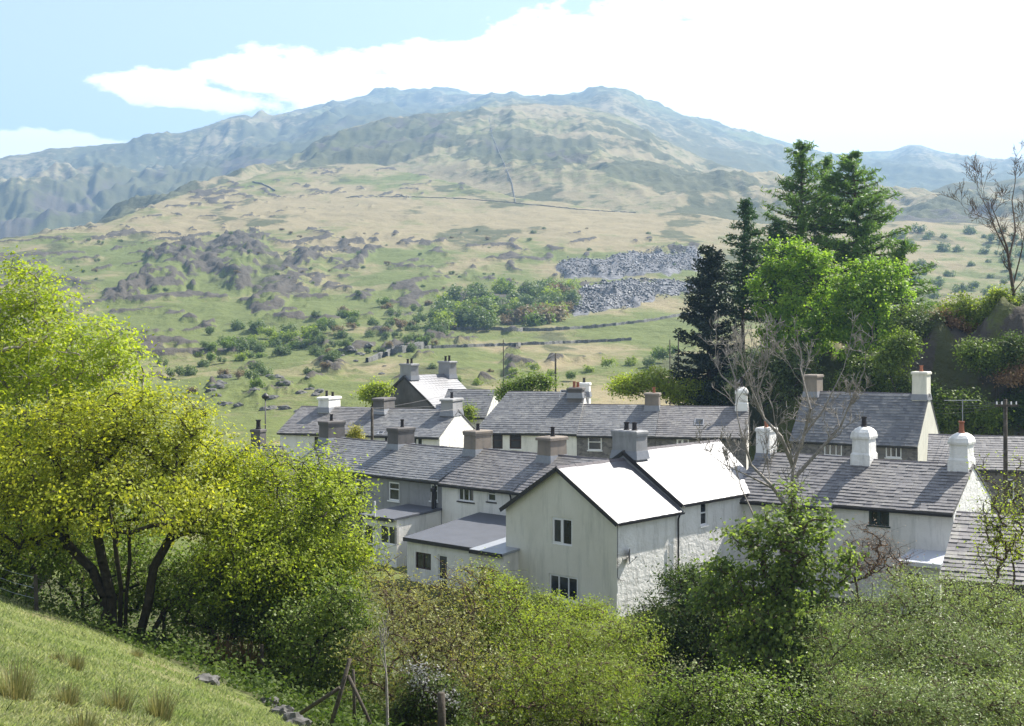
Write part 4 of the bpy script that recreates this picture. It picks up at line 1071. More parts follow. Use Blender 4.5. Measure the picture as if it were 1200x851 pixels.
plant('elder_bush', 'green bush under the light green tree where the fence turns downhill', 'bush', 40, 290,
      [(250,700,50,55),(310,730,55,70),(360,770,55,75,-2),(410,740,40,80,-2),(340,700,60,60,0)], 520, 55, (.11,.07), LF_GREEN, BARK_D, .36, .3, 5, 1.0, .06, seed=16)

# ------------------------------------------------------------------ scrub along the foot of the slope
plant('willow_bush', 'twiggy olive brown bush with sparse young leaves in front of the flat roofed kitchens', 'bush', 36, 505,
      [(500,722,75,52),(470,698,38,34,1),(448,676,26,22,1.5),(540,695,45,38,1),(520,790,80,70,-2),(450,780,50,70,-2)], 420, 26, (.10,.04), LF_OLIVE, BARK_B, .34, .3, 7, 1.0, .06, .009, seed=21)
plant('willow_bush', 'olive bush with upright shoots between the brown twiggy bush and the white gable', 'bush', 38, 600,
      [(575,705,45,42),(620,745,55,42,-1),(560,740,50,55,-1),(600,810,80,55,-3),(570,672,20,16,0)], 420, 36, (.10,.035), LF_YWILL, BARK_B, .33, .3, 7, 1.0, .05, .009, seed=22)
plant('willow_bush', 'bright yellow green willow bush below the cottage gable', 'bush', 39, 700,
      [(685,745,65,36),(730,762,50,42,-1),(650,765,50,45,-1),(700,815,90,55,-4),(640,725,30,20,1)], 520, 55, (.10,.028), LF_YWILL, BARK_B, .33, .35, 8, 1.0, .05, .008, seed=23)
plant('garden_bush', 'small dense bush touching the foot of the white gable wall', 'bush', 52, 625,
      [(590,690,28,16),(635,708,30,12),(690,716,28,12)], 150, 50, (.11,.05), LF_YWILL, BARK_B, .3, .3, 5, .8, .05, seed=24)
plant('hawthorn_bush', 'dark green dense bush against the lumpy sunlit side wall', 'bush', 47, 800,
      [(790,735,55,45),(830,700,45,40,1),(760,755,45,40,-1),(850,750,50,55,-1),(800,680,30,26,2)], 420, 60, (.11,.065), LF_DARK, BARK_D, .36, .4, 5, .9, .06, seed=25)
plant('bramble_bush', 'dark bush at the bottom of the slope with small bright leaf tips', 'bush', 29, 850,
      [(850,830,90,55),(800,850,70,50),(920,850,70,55,-1),(870,900,120,60,-2),(770,880,70,60,1)], 520, 60, (.075,.045), LF_GREEN, BARK_D, .3, .4, 6, .8, .05, seed=26)
plant('sycamore_tree', 'young sycamore with pale upper shoots and dark lower leaves beside the bare ash', 'tree', 43, 915,
      [(925,650,34,60),(940,600,24,30,0),(955,625,26,22,1),(895,650,34,28,0),(960,670,36,32,0),(920,730,75,50),(870,690,40,28,0),(845,665,24,16,.5),(988,655,20,22,0),(928,575,11,18,0),(950,770,70,50,-1),(872,620,26,14,.5),(905,612,16,18,-1),(975,610,14,14,0),(830,700,26,18,0),(890,760,60,40)],
      620, 26, (.16,.13), LF_SYC, BARK_B, .30, .3, 3, .5, .12, seed=27, trunk_h=3.5)
plant('willow_bush', 'large grey green willow mass in front of the mossy slate shed', 'bush', 35, 1100,
      [(1060,730,75,60),(1130,720,80,55,1),(1190,740,70,60,1),(1000,760,60,60,-1),(1100,790,110,70,-2),(1180,820,90,70,-2),(1070,690,35,28,1)], 900, 75, (.085,.024), LF_WILLOW, BARK_B, .3, .4, 9, 1.4, .05, .008, seed=28)
plant('willow_bush', 'grey green willow bush nearest the viewer in the bottom corner', 'bush', 28, 1060,
      [(1010,830,75,50),(1080,850,80,60,-1),(1170,860,80,60,-1),(1240,840,60,60)], 620, 75, (.08,.024), LF_WILLOW, BARK_B, .28, .4, 8, 1.2, .05, .008, seed=29)
plant('thorn_bush', 'bare brown twiggy bush below the whitewashed front wall', 'bush', 52, 1025,
      [(1020,645,38,34),(1000,660,28,28),(1050,660,26,26)], 240, 8, (.07,.03), LF_BRACK, BARK_B, .4, .2, 6, .6, .05, .008, seed=30)
plant('thin_sapling', 'thin half leafed sapling standing before the mossy slate roof', 'tree', 41, 1165,
      [(1165,600,14,40),(1160,640,22,40),(1150,560,10,30),(1185,620,12,40)], 110, 14, (.085,.045), LF_LIME, BARK_B, .3, .2, 2, .3, .05, .008, seed=31, trunk_h=3.4)
plant('thin_sapling', 'slender sapling with a few leaves at the right edge of the shed', 'tree', 44, 1188,
      [(1190,570,10,40),(1192,620,14,50)], 70, 12, (.085,.045), LF_LIME, BARK_B, .3, .2, 1, .2, .04, .008, seed=32, trunk_h=4)
plant('blossom_bush', 'low bush with a patch of whitish blossom near the leaning posts', 'bush', 31, 500,
      [(500,812,32,26),(525,830,28,22),(480,838,30,22)], 170, 40, (.07,.04), LF_DARK, BARK_D, .26, .3, 4, .5, .04, seed=33)
bs = plant('blossom_spray', 'spray of grey white blossom over the low dark bush', 'blossom', 30.2, 505,
      [(505,795,20,16),(525,818,14,10),(490,785,12,10)], 30, 14, (.07,.045), LF_WHITE, BARK_D, .2, .3, 2, .2, .02, .006, seed=34)

# ------------------------------------------------------------------ shrubs around the houses and on the bank
plant('hedge_bush', 'round green bush to the left of the grey gabled house', 'bush', 116, 440, [(437,462,14,9),(446,457,10,8)], 90, 40, (.22,.14), LF_LIME, BARK_B, .5, .3, 3, .5, .08, seed=41)
plant('golden_conifer', 'little golden conifer behind the front terrace ridge', 'bush', 90, 417, [(417,512,8,8),(417,505,5,6)], 60, 40, (.12,.06), LF_GOLD, BARK_B, .25, .3, 1, .1, .06, seed=42)
plant('ivy_bush', 'leafy bush beside the small white gable of the wing', 'bush', 112, 560, [(548,484,9,10),(544,492,8,8)], 60, 26, (.2,.12), LF_YWILL, BARK_B, .4, .3, 3, .4, .06, seed=43)
plant('laurel_bush', 'dark leafed bush at the left end of the taller slate roof', 'bush', 110, 610, [(606,456,20,9),(622,447,18,8),(592,464,10,7),(638,450,12,8)], 150, 45, (.2,.12), LF_GREEN, BARK_B, .5, .3, 4, .8, .06, seed=44)
plant('bright_hedge', 'bright green hedge behind the tan chimney of the low stone houses', 'hedge', 112, 760, [(735,452,24,14),(765,447,26,15),(795,455,26,14),(820,462,16,12)], 260, 50, (.2,.12), LF_LIME, BARK_B, .5, .3, 5, 1.5, .06, seed=45)
plant('dark_shrub', 'dark evergreen shrub below the monkey puzzle tree', 'bush', 112, 832, [(828,462,18,16),(848,468,14,12)], 110, 50, (.2,.1), LF_DARK, BARK_D, .5, .3, 3, .5, .06, seed=46)
plant('rhododendron_bush', 'grey green bush mass behind the bare branches', 'bush', 106, 905, [(890,432,34,24),(925,425,30,22),(905,455,30,20),(870,448,22,18),(945,440,20,20)], 330, 50, (.2,.11), LF_HILL, BARK_D, .55, .3, 6, 1.5, .08, seed=47)
plant('rhododendron_bush', 'green bush standing right of the buff chimney of the stone house', 'bush', 104, 1020, [(1020,432,28,22),(1035,450,22,18),(1000,450,22,18)], 240, 50, (.2,.11), LF_GREEN, BARK_D, .5, .3, 5, 1.2, .08, seed=48)
plant('bank_shrub', 'dark ivy covered bush on the rock face behind the tall pale chimney', 'bush', 97, 1125, [(1120,478,32,22),(1150,490,26,16),(1100,492,20,16)], 230, 45, (.22,.13), LF_GREEN, BARK_D, .5, .3, 5, 1.2, .06, seed=49)
for i, (bx_, bl_, mt_, lab) in enumerate([
    (1075, [(1070,380,26,22),(1090,395,22,18)], LF_HILL, 'yellowish gorse bush at the left end of the rock bank'),
    (1120, [(1125,360,24,16),(1145,372,24,16)], LF_YWILL, 'pale green bush on top of the rock bank near the bare tree'),
    (1160, [(1160,365,18,16),(1175,378,20,14)], LF_LIME, 'light green bush at the foot of the bare edge tree'),
    (1180, [(1185,410,24,18),(1165,425,20,14)], LF_DARK, 'dark bush on the rock face under the bare edge tree'),
    (1200, [(1200,385,22,16),(1185,392,16,10)], LF_HILL, 'olive bush on the brow of the bank at the right edge'),
    (1105, [(1110,395,18,12),(1128,402,16,12)], LF_BRACK, 'brown withered bush on the upper rock face'),
    (1160, [(1155,420,18,13),(1140,412,14,12)], LF_GREEN, 'small green bush halfway down the rock face'),
    (1200, [(1198,430,20,14),(1180,440,16,12)], LF_BRACK, 'brown bush low on the rock face at the right edge'),
    (1060, [(1065,455,20,16),(1085,462,18,14)], LF_DARK, 'dark bush at the foot of the rock face behind the tall pale chimney'),
    (1190, [(1195,480,24,18),(1175,490,18,14)], LF_DARK, 'dark bush behind the telegraph pole cross arm'),
    (1050, [(1058,405,16,18),(1045,420,16,16)], LF_GREEN, 'green bush between the broadleaf pair and the rock bank')]):
    plant('bank_bush', lab, 'bush', 106 if bl_[0][1] < 400 else 99, bx_, bl_, 130, 45, (.22,.12), mt_, BARK_D, .5, .3, 4, .8, .06, seed=60+i, group='bushes on the rock bank')

# ------------------------------------------------------------------ conifers and broadleaf trees behind
def conifer(name, label, D, px, ytop, ybase, wid, mat, bark, seed, droop=.25, dens=1.0, bare=.15, tipup=.25, spray=(.5,.10), rt=.28, lean=0, top_blunt=.0, group=None, irr=.35):
    rng = np.random.default_rng(seed)
    base = np.array(P(px, ybase, D)); base[2] = min(base[2], H(base[0], base[1])) - .2
    top = np.array(P(px+lean, ytop, D)); Ht = top[2]-base[2]; Rm = wid/2*D/F
    root = empty(name, base); tag(root, label, 'tree', group)
    P0, P1, r0, r1 = [], [], [], []
    K = 14
    tp = lambda t: np.array([(top[0]-base[0])*t, 0, Ht*t]) + np.array([math.sin(t*5+seed)*.12, math.cos(t*4+seed)*.12, 0])*min(1, t*3)
    for k in range(K):
        t0, t1 = k/K, (k+1)/K
        P0.append(tp(t0)); P1.append(tp(t1)); r0.append(rt*(1-t0)**.8+.03); r1.append(rt*(1-t1)**.8+.03)
    pts, dirs = [], []
    nb = int(Ht*7*dens)
    for i in range(nb):
        t = bare + (1-bare)*(i+rng.uniform())/nb
        prof = (1-t)**.62*(1-.55*max(0, .35-t)/.35) + top_blunt*(1-t)**.25
        L = 1.35*Rm*prof*(1-irr*rng.uniform()**1.6) + .35
        a = rng.uniform(0, 6.283); o = np.array([math.cos(a), math.sin(a), 0]); p = tp(t)
        ns = max(3, int(L/.45)); prev = p
        for s_ in range(1, ns+1):
            q = s_/ns; z = -droop*L*q*1.2*(1-t*.8) + tipup*L*q*q + .12*L*q*t
            c = p + o*L*q + np.array([0, 0, z])
            rr = .05*(1-q)+.012
            P0.append(prev); P1.append(c); r0.append(rr*1.2*(L/3+.4)); r1.append(rr*(L/3+.3))
            m = int(8*dens*(1.1+.3*q))
            if q > .18:
                mm = rng.uniform(0, 1, (m, 1)); ps = prev*(1-mm)+c*mm + rng.normal(size=(m, 3))*np.array([.17, .17, .07])*(.6+.5*L/3)
                d = np.tile(o, (m, 1))*.8 + rng.normal(size=(m, 3))*.55; d[:,2] += -.25 if droop > 0 else .2
                pts.append(ps); dirs.append(d)
            prev = c
    V, Fc = seg_mesh(np.array(P0), np.array(P1), r0, r1, 5)
    link('trunk', np_mesh('trunk', V, Fc, True), bark, root)
    p = np.concatenate(pts); d = unit(np.concatenate(dirs))
    n2 = np.repeat(p, 2, 0) + rng.normal(size=(len(p)*2, 3))*.1; d2 = np.repeat(d, 2, 0)
    V, Fc = leaf_quads(n2, spray[0], spray[1], rng, .5, None, d2)
    link('crown', np_mesh('crown', V, Fc), mat, root)
    return root
conifer('monkey_puzzle', 'dark spiky monkey puzzle tree at the left of the tree group', 113, 832, 292, 462, 66, LF_MONK, BARK_D, 71, droop=.45, dens=1.25, bare=.12, tipup=.42, spray=(.42,.16), rt=.3, top_blunt=.25, irr=.15)
conifer('pine_tree', 'slim dark pine with bare lower trunk beside the monkey puzzle', 117, 872, 236, 455, 84, LF_PINE, BARK_B, 72, droop=.2, dens=.8, bare=.42, tipup=.15, rt=.22, irr=.55, spray=(.5,.12))
conifer('larch_tree', 'tall larch with a slightly bent open top, tallest of the tree group', 124, 938, 168, 430, 128, LF_LARCH, BARK_B, 73, droop=.1, dens=.95, bare=.2, tipup=.35, rt=.34, irr=.5, spray=(.55,.11))
conifer('larch_tree', 'slender larch squeezed between the two tallest larches', 127, 967, 186, 430, 86, LF_LARCH, BARK_B, 74, droop=.1, dens=.8, bare=.25, tipup=.3, rt=.24, irr=.5, spray=(.55,.11))
conifer('larch_tree', 'broad larch with long drooping right side, rightmost of the tall ones', 122, 1012, 180, 425, 175, LF_LARCH, BARK_B, 75, droop=.18, dens=1.05, bare=.1, tipup=.2, rt=.36, irr=.4, lean=-12, spray=(.6,.12))
conifer('pine_tree', 'thin shaded pine behind the left broadleaf tree', 120, 908, 262, 440, 90, LF_PINE, BARK_B, 76, droop=.15, dens=.8, bare=.3, tipup=.2, rt=.24, irr=.5, spray=(.5,.12))
conifer('larch_tree', 'low larch with sweeping branches right of the broad one', 118, 1058, 285, 420, 95, LF_LARCH, BARK_B, 77, droop=.25, dens=.9, bare=.05, tipup=.2, rt=.2, irr=.4, spray=(.55,.12))
plant('maple_tree', 'bright green broadleaf tree under the larches, the taller of the pair', 'tree', 110, 935,
      [(930,310,36,28),(925,400,34,24),(955,395,30,26),(950,330,40,38,1),(915,345,38,36,0),(945,370,42,34,-1),(920,295,22,16,0),(960,300,22,18,0),(905,375,26,22)], 190, 105, (.24,.17), LF_MAPLE, BARK_D, .5, .6, 2, .5, .28, .02, seed=81, floor=False, trunk_h=5)
plant('maple_tree', 'bright green broadleaf tree under the larches, the rounder right hand one', 'tree', 109, 1025,
      [(1020,330,36,28),(1015,415,34,20),(1035,355,34,36,0),(1005,360,34,38,-1),(1025,390,42,28,-1),(1045,330,22,20,0),(1000,320,18,16)], 180, 105, (.24,.17), LF_MAPLE, BARK_D, .5, .6, 2, .5, .28, .02, seed=82, floor=False, trunk_h=4)

# ------------------------------------------------------------------ bare trees
def bare_tree(name, label, D, limbs, seed, mat, r0=.12, twig=.9, levels=4, dj=.6, leafy=None, decay=.66, group=None, spreadk=.55):
    """limbs: px polylines of the main boughs with their butt radius"""
    rng = np.random.default_rng(seed)
    segs = []
    first = np.array(P(*limbs[0][0][0], D)); base = np.array(G(limbs[0][0][0][0], D)); root = empty(name, base); tag(root, label, 'tree', group)
    tips = []
    def branch(p, d, L, r, lev):
        n = 4; pts = [p]; dd = d.copy()
        for k in range(n):
            dd = unit(dd + rng.normal(size=3)*.16 + np.array([0, 0, .08])); pts.append(pts[-1] + dd*L/n)
        for k in range(n):
            segs.append((pts[k], pts[k+1], r*(1-.55*k/n), r*(1-.55*(k+1)/n)))
        tips.append(pts[-1])
        if lev > 0:
            for k in range(rng.integers(3, 5)):
                i = rng.integers(1, n+1); e = unit(dd + rng.normal(size=3)*spreadk + np.array([0, 0, .12])); branch(pts[i], e, L*decay*rng.uniform(.7, 1.15), r*.52, lev-1)
    for pts, r, lev in limbs:
        w3 = []; dd = 0
        for i, q in enumerate(pts):
            dd += rng.normal()*dj*.5 if i > 0 else 0
            w3.append(np.array(P(q[0], q[1], D+dd)))
        if pts is limbs[0][0]: w3[0][2] = base[2]-.1
        n = len(w3)-1
        for k in range(n):
            a, b_ = r*(1-.7*k/max(n, 1)), r*(1-.7*(k+1)/max(n, 1)); segs.append((w3[k], w3[k+1], a, b_))
            if k > 0 or n == 1:
                for _ in range(2):
                    t = rng.uniform(0, 1); p = w3[k]*(1-t)+w3[k+1]*t; d = unit(unit(w3[k+1]-w3[k]) + rng.normal(size=3)*.7 + np.array([0,0,.15])); branch(p, d, twig*rng.uniform(.6, 1.1), b_*.45, lev)
        branch(w3[-1], unit(w3[-1]-w3[-2]), twig, r*.28, lev)
    A = [np.array(x) for x in zip(*segs)]
    V, Fc = seg_mesh(A[0]-base, A[1]-base, np.maximum(A[2]*1.15, .011*(D/50)**.4), np.maximum(A[3]*1.15, .008*(D/50)**.4), 5)
    link('trunk', np_mesh('trunk', V, Fc, True), mat, root)
    if leafy:
        tp = np.array(tips); k = leafy[1]; p = np.repeat(tp, k, 0) + rng.normal(size=(len(tp)*k, 3))*leafy[3]
        V, Fc = leaf_quads(p-base, leafy[2][0], leafy[2][1], rng); link('crown', np_mesh('crown', V, Fc), leafy[0], root)
    return root
bare_tree('ash_tree', 'bare grey ash tree standing between the bright roofed cottage and the whitewashed pair', 50,
    [([(928,700),(924,640),(926,590),(930,545)], .15, 2), ([(930,548),(915,512),(895,490),(878,450)], .085, 3), ([(930,545),(942,510),(950,480),(940,440)], .08, 3),
     ([(931,560),(958,530),(985,500),(1005,452)], .075, 3), ([(926,600),(905,570),(880,545),(868,505)], .085, 3), ([(905,572),(882,560),(850,545)], .045, 3), ([(942,510),(965,480),(985,440)], .05, 3), ([(895,490),(888,460),(900,425)], .045, 3), ([(925,640),(890,620),(868,570)], .06, 2)],
    91, BARK_G, twig=1.35, levels=3, decay=.62)
bare_tree('bare_tree', 'bare grey tree on top of the rock bank at the right edge', 108,
    [([(1187,372),(1188,345),(1184,318),(1180,290),(1170,262)], .17, 2), ([(1182,300),(1168,272),(1158,246),(1148,228)], .07, 3), ([(1182,305),(1190,270),(1186,235),(1190,212)], .08, 3), ([(1187,335),(1196,300),(1202,265)], .07, 3), ([(1175,285),(1160,258),(1140,250)], .05, 3)],
    92, BARK_B, twig=2.2, levels=3, decay=.62, dj=1.5)
bare_tree('bare_tree', 'tangle of bare pale twigs at the foot of the dark pine', 103,
    [([(865,470),(862,445),(855,425)], .12, 3), ([(864,450),(878,432),(885,412)], .08, 3), ([(862,455),(845,440),(838,424)], .08, 3)], 93, BARK_G, twig=2.2, levels=3, decay=.6, dj=1)
bare_tree('dead_sapling', 'thin dead stem rising before the brown twiggy bush', 27, [([(455,870),(453,800),(450,756)], .035, 1), ([(453,790),(446,765),(447,748)], .012, 1)], 94, BARK_G, twig=.35, levels=1, dj=.1)

# ------------------------------------------------------------------ grass bank: blades, rushes, bracken, posts
rng = np.random.default_rng(5)
n = 150000
Dg = 12/np.sqrt(rng.uniform((12/40.)**2, 1, n)); pxg = rng.uniform(-60, 400, n); xg = (pxg-600)/F*Dg
edge = np.interp(Dg, [12, 28, 34, 40], [400, 352, 190, 60]) ; keep = (pxg < edge+rng.normal(size=n)*14)
dens = fbm(xg/1.1, Dg/1.1, 3, 401); keep &= (dens > -.55+rng.uniform(-.25, .25, n))
xg, Dg, dens = xg[keep], Dg[keep], dens[keep]; n = len(xg); zg = Hs(xg, Dg)
hgt = rng.uniform(.035, .10, n)*(1+.7*np.clip(dens, -.4, 1)); a = rng.uniform(0, 6.283, n); ln = rng.uniform(.2, 1.1, n); wd = .012
bx_ = np.stack([np.cos(a)*wd, np.sin(a)*wd, np.zeros(n)], -1); p = np.stack([xg, Dg, zg-.01], -1); a2 = rng.uniform(0, 6.283, n)
tipv = np.stack([np.cos(a2)*hgt*ln, np.sin(a2)*hgt*ln, hgt], -1); mid = tipv*np.array([.4,.4,.62])
V = np.stack([p-bx_, p+bx_, p+mid+bx_*.8, p+tipv], 1).reshape(-1, 3)
go = link('grass', np_mesh('grass', V, np.arange(n*4).reshape(n, 4)), GRASS); tag(go, 'short sunlit pasture grass on the near bank', 'grass', kind='stuff')

n = 90000
Du = 24/np.sqrt(rng.uniform((24/62.)**2, 1, n)); pu = rng.uniform(-40, 1240, n); xu = (pu-600)/F*Du
ed = np.interp(Du, [24,28,33,38,44], [380,362,212,17,-700]); hl = .12+.75*np.clip(fbm(xu/1.6, Du/1.6, 3, 431)+.4, 0, 1.2)
keep = (pu > ed + rng.uniform(0, 30, n)) & (fbm(xu/2.5, Du/2.5, 3, 433) > -.75); xu, Du, hl = xu[keep], Du[keep], hl[keep]; n = len(xu)
p = np.stack([xu, Du, Hs(xu, Du) + hl*rng.uniform(.05, 1, n)], -1)
V, Fc = leaf_quads(p, .13, .08, rng, .6)
uo = link('undergrowth', np_mesh('undergrowth', V, Fc), LF_DARK); tag(uo, 'brambles and ivy covering the ground under the trees and bushes', 'undergrowth', kind='stuff')

def tuft(name, label, px, py, h, spread, nbl, mat, seed, cat, group=None, wd=.012):
    rng = np.random.default_rng(seed)
    Dd = np.arange(11, 42, .05); x = (px-600)/F*Dd; z = Hs(x, Dd); i = int(np.argmax(z >= ZC-(py-HY)/F*Dd)); base = np.array([x[i], Dd[i], z[i]-.02])
    a = rng.uniform(0, 6.283, nbl); rr = spread*.5*rng.uniform(0, 1, nbl)**.6; b0 = np.stack([np.cos(a)*rr, np.sin(a)*rr, np.zeros(nbl)], -1)
    L = h*rng.uniform(.5, 1.1, nbl); out = rng.uniform(.05, .55, nbl); t = b0 + np.stack([np.cos(a)*L*out, np.sin(a)*L*out, L], -1) + rng.normal(size=(nbl, 3))*.02
    m_ = (b0+t)/2 + np.array([0, 0, .06*h]); s = np.stack([-np.sin(a), np.cos(a), a*0], -1)*wd/2
    V = np.stack([b0-s, b0+s, m_+s*.8, m_-s*.8, t+s*.3, t-s*.3], 1).reshape(-1, 3); k = np.arange(nbl)[:,None]*6
    Fc = np.concatenate([k+np.array([[0,1,2,3]]), k+np.array([[3,2,4,5]])])
    o = link(name, np_mesh(name, V, Fc), mat); o.location = base; tag(o, label, cat, group); return o
for i, (px_, py_, h_, sp, lab) in enumerate([(17,822,.42,.42,'bushy rush tuft at the left edge of the grass bank'), (88,789,.30,.24,'small upright rush tuft highest on the grass bank'), (78,830,.27,.26,'ragged rush tuft between the two clumps at the left'),
     (136,838,.30,.36,'wide pale rush tuft in the middle of the grass bank'), (186,850,.40,.26,'tall dark rush tuft at the bottom of the grass bank'), (160,769,.16,.35,'low brown rush tuft near the fence'), (66,775,.14,.3,'faint low rush tuft left of the upright one'), (95,862,.22,.3,'rush tuft cut by the bottom edge')]):
    tuft('rush_tuft', lab, px_, py_, h_, sp, 260, RUSH, 500+i, 'rush', 'rush tufts on the grass bank')
for i, (px_, py_, h_, lab) in enumerate([(262,782,1.05,'reddish brown dead bracken by the fence end'), (292,788,1.2,'taller brown bracken stalks beside the last fence post')]):
    tuft('bracken_clump', lab, px_, py_, h_, .8, 150, LF_BRACK, 520+i, 'bracken', 'dead bracken at the fence', .03)
def gpt(px, py, lo=11, hi=46):
    Dd = np.arange(lo, hi, .05); x = (px-600)/F*Dd; z = Hs(x, Dd); g_ = z - (ZC-(py-HY)/F*Dd); i = int(np.argmax(g_ >= 0)) if (g_ >= 0).any() else int(np.argmax(g_)); return Vector((x[i], Dd[i], z[i]))
rk = MB(); rr = random.Random(8)
def stone(name, label, pos, s, mat, seed, cat='stone', group=None):
    rg = np.random.default_rng(seed); import bmesh
    bm = bmesh.new(); bmesh.ops.create_icosphere(bm, subdivisions=3, radius=1)
    for v in bm.verts:
        c = np.array(v.co); k = 1 + .35*float(fbm(np.array([c[0]*1.3+seed]), np.array([c[1]*1.3+c[2]*1.7]), 3, seed)[0]); v.co = Vector((c[0]*k*s[0], c[1]*k*s[1], max(-.3, c[2])*k*s[2]))
    me = bpy.data.meshes.new(name); bm.to_mesh(me); bm.free(); o = link(name, me, mat); o.location = pos; tag(o, label, cat, group); return o
ROCK = mat_wall('dark field rock', (.17,.165,.155), (.07,.068,.064), 4, .05, stain=(.05,.05,.045))
stone('field_rock', 'dark half buried rock at the lower edge of the grass bank', gpt(243, 800), (.34,.3,.22), ROCK, 3)
WOODP = mat_bark('weathered fence wood', (.035,.03,.024), (.11,.095,.075))
fr = empty('post_and_wire_fence', gpt(98, 727)); tag(fr, 'old post and wire fence between the grass bank and the trees', 'fence')
posts = []
for i, (px_, py_, hh) in enumerate([(-10,697,1.1),(43,716,1.05),(98,729,1.15),(141,742,1.1),(192,757,1.2),(250,778,1.1),(308,806,1.25)]):
    g_ = gpt(px_, py_); posts.append(g_); q = MB(); l = Vector((rr.uniform(-.06,.06), rr.uniform(-.06,.06), hh)); b0 = g_ - fr.location
    q.tube([b0-Vector((0,0,.2)), b0+l*.5, b0+l], [.065,.06,.055], 7); q.build('post', WOODP, fr)
for k, hh in enumerate((.35, .65, .95)):
    q = MB(); pts = []
    for a, b_ in zip(posts[:-1], posts[1:]):
        for t in (0, .5): pts.append(a.lerp(b_, t) - fr.location + Vector((0, 0, hh - (.04 if t else 0))))
    q.tube(pts, .006, 4); q.build('wire', METAL, fr)
def pole2(name, label, cat, a, b_, D0, D1, r, mat):
    p0, p1 = P(*a, D0), P(*b_, D1); q = MB(); q.tube([Vector((0,0,0)), (p1-p0)*.5+Vector((.01,.01,0)), p1-p0], [r, r*.95, r*.85], 8)
    o = q.build(name, mat, None, True); o.location = p0; tag(o, label, cat)
pole2('leaning_post', 'long grey post leaning steeply among the scrub', 'post', (383,866), (410,772), 27, 27.3, .05, WOODP)
pole2('fallen_rail', 'grey rail slanting from the scrub up to the leaning post', 'rail', (352,836), (398,806), 27.2, 27.0, .045, WOODP)
pole2('broken_rail', 'broken rail sloping down right from the leaning post', 'rail', (408,792), (440,862), 27.2, 26.8, .04, WOODP)
pole2('fence_stake', 'thick short stake at the bottom beside the twiggy bush', 'post', (517,876), (517,812), 26.5, 26.5, .09, WOODP)
pole2('fence_stake', 'thin dark stake standing behind the leaning post', 'post', (415,850), (414,785), 29, 29, .04, WOODP)
for i, (px_, py_, s_) in enumerate([(330,838,.3),(345,850,.35),(316,826,.25)]):
    stone('bank_stone', 'dark stone of the crumbling bank below the fence end', gpt(px_, py_, 20, 40), (s_, s_*.8, s_*.7), ROCK, 10+i, group='stones of the crumbling bank')

# ------------------------------------------------------------------ poles, lamp, aerial, wires
def tpole(name, label, px, ytop, ybase, D, r=.11, arms=()):
    p0 = P(px, ybase, D); p1 = P(px, ytop, D); p0.z = min(p0.z, H(p0.x, p0.y)); root = empty(name, p0); tag(root, label, 'pole')
    q = MB(); q.tube([Vector((0,0,-.1)), Vector((0.02,0,(p1.z-p0.z)*.5)), Vector((0,0,p1.z-p0.z))], [r, r*.9, r*.75], 9); q.build('pole_shaft', WOODP, root, True)
    hh = p1.z-p0.z
    for z, w in arms:
        b = MB(); b.box(-w/2, w/2, -r-.09, -r-.005, hh-z-.06, hh-z+.06); ar = b.build('cross_arm', WOODP, root)
        for sx in (-.42, -.2, .2, .42):
            k = MB(); k.lathe((sx*w, -r-.05, hh-z+.06), [(.03, 0), (.05, .05), (.03, .1), (.045, .14), (.02, .17)], 8); k.build('insulator', WHITEP, ar)
    return p1
tp1 = tpole('telegraph_pole', 'dark telegraph pole behind the left chimneys of the front terrace', 436, 478, 560, 92, .13)
tp2 = tpole('telegraph_pole', 'telegraph pole on the meadow above the taller slate roof', 651, 414, 470, 130, .12)
tp3 = tpole('telegraph_pole', 'telegraph pole with cross arm in front of the low outbuilding at the right', 1178, 468, 600, 72, .14, arms=((.35, 1.3),))
tpole('telegraph_pole', 'thin grey pole left of the monkey puzzle tree, the nearer of two', 795, 390, 450, 150, .1)
tpole('telegraph_pole', 'thin grey pole left of the monkey puzzle tree, the further of two', 785, 398, 445, 170, .09)
tpole('telegraph_pole', 'faint thin pole out on the meadow beyond the grey gabled house', 590, 398, 436, 230, .1)
lb = P(311, 540, 112); lb.z = H(lb.x, lb.y); lt = P(311, 468, 112); lr = empty('street_lamp', lb); tag(lr, 'lone street lamp on a thin dark column beyond the yellow green trees', 'street lamp')
hh = lt.z-lb.z
q = MB(); q.tube([(0,0,-.1), (0,0,hh*.3), (0,0,hh*.32), (0,0,hh)], [.09,.08,.06,.05], 9); q.build('lamp_column', BLACKP, lr, True)
q = MB(); q.lathe((0,0,hh), [(.06,-.1),(.1,0),(.28,.08),(.33,.2),(.34,.28),(.24,.4),(.1,.5),(.03,.58)], 12); q.build('lamp_head', BLACKP, lr, True)
# television aerial on the ridge stack
ab = P(1128, 512, 66); at_ = P(1128, 468, 66); ar = empty('tv_aerial', ab); tag(ar, 'television aerial on a tall thin mast beside the right whitewashed chimney', 'aerial')
hh = at_.z-ab.z
q = MB(); q.tube([(0,0,-.5), (0,0,hh)], .022, 6); q.build('mast', METAL, ar)
q = MB(); q.tube([(-.95,0,hh*.97), (.95,.2,hh*.97)], .014, 5)
for k in range(-8, 9): q.tube([(k*.115, k*.012-.16, hh*.97), (k*.115, k*.012+.16, hh*.97)], .006, 4)
q.build('antenna', METAL, ar)
def wire(label, a, b_, sag=.25, r=.011):
    a, b_ = Vector(a), Vector(b_); q = MB(); q.tube([a.lerp(b_, t/14) - Vector((0,0,sag*4*(t/14)*(1-t/14))) - a for t in range(15)], r, 4); o = q.build('overhead_wire', BLACKP); o.location = a; tag(o, label, 'wire', 'overhead wires of the village')
wire('thin wire from the terrace telegraph pole up to the small white gable of the wing', tp1, P(562, 468, 112))
wire('thin wire from the terrace telegraph pole to the grey stack of the second row', tp1 - Vector((0,0,.2)), P(545, 478, 100))
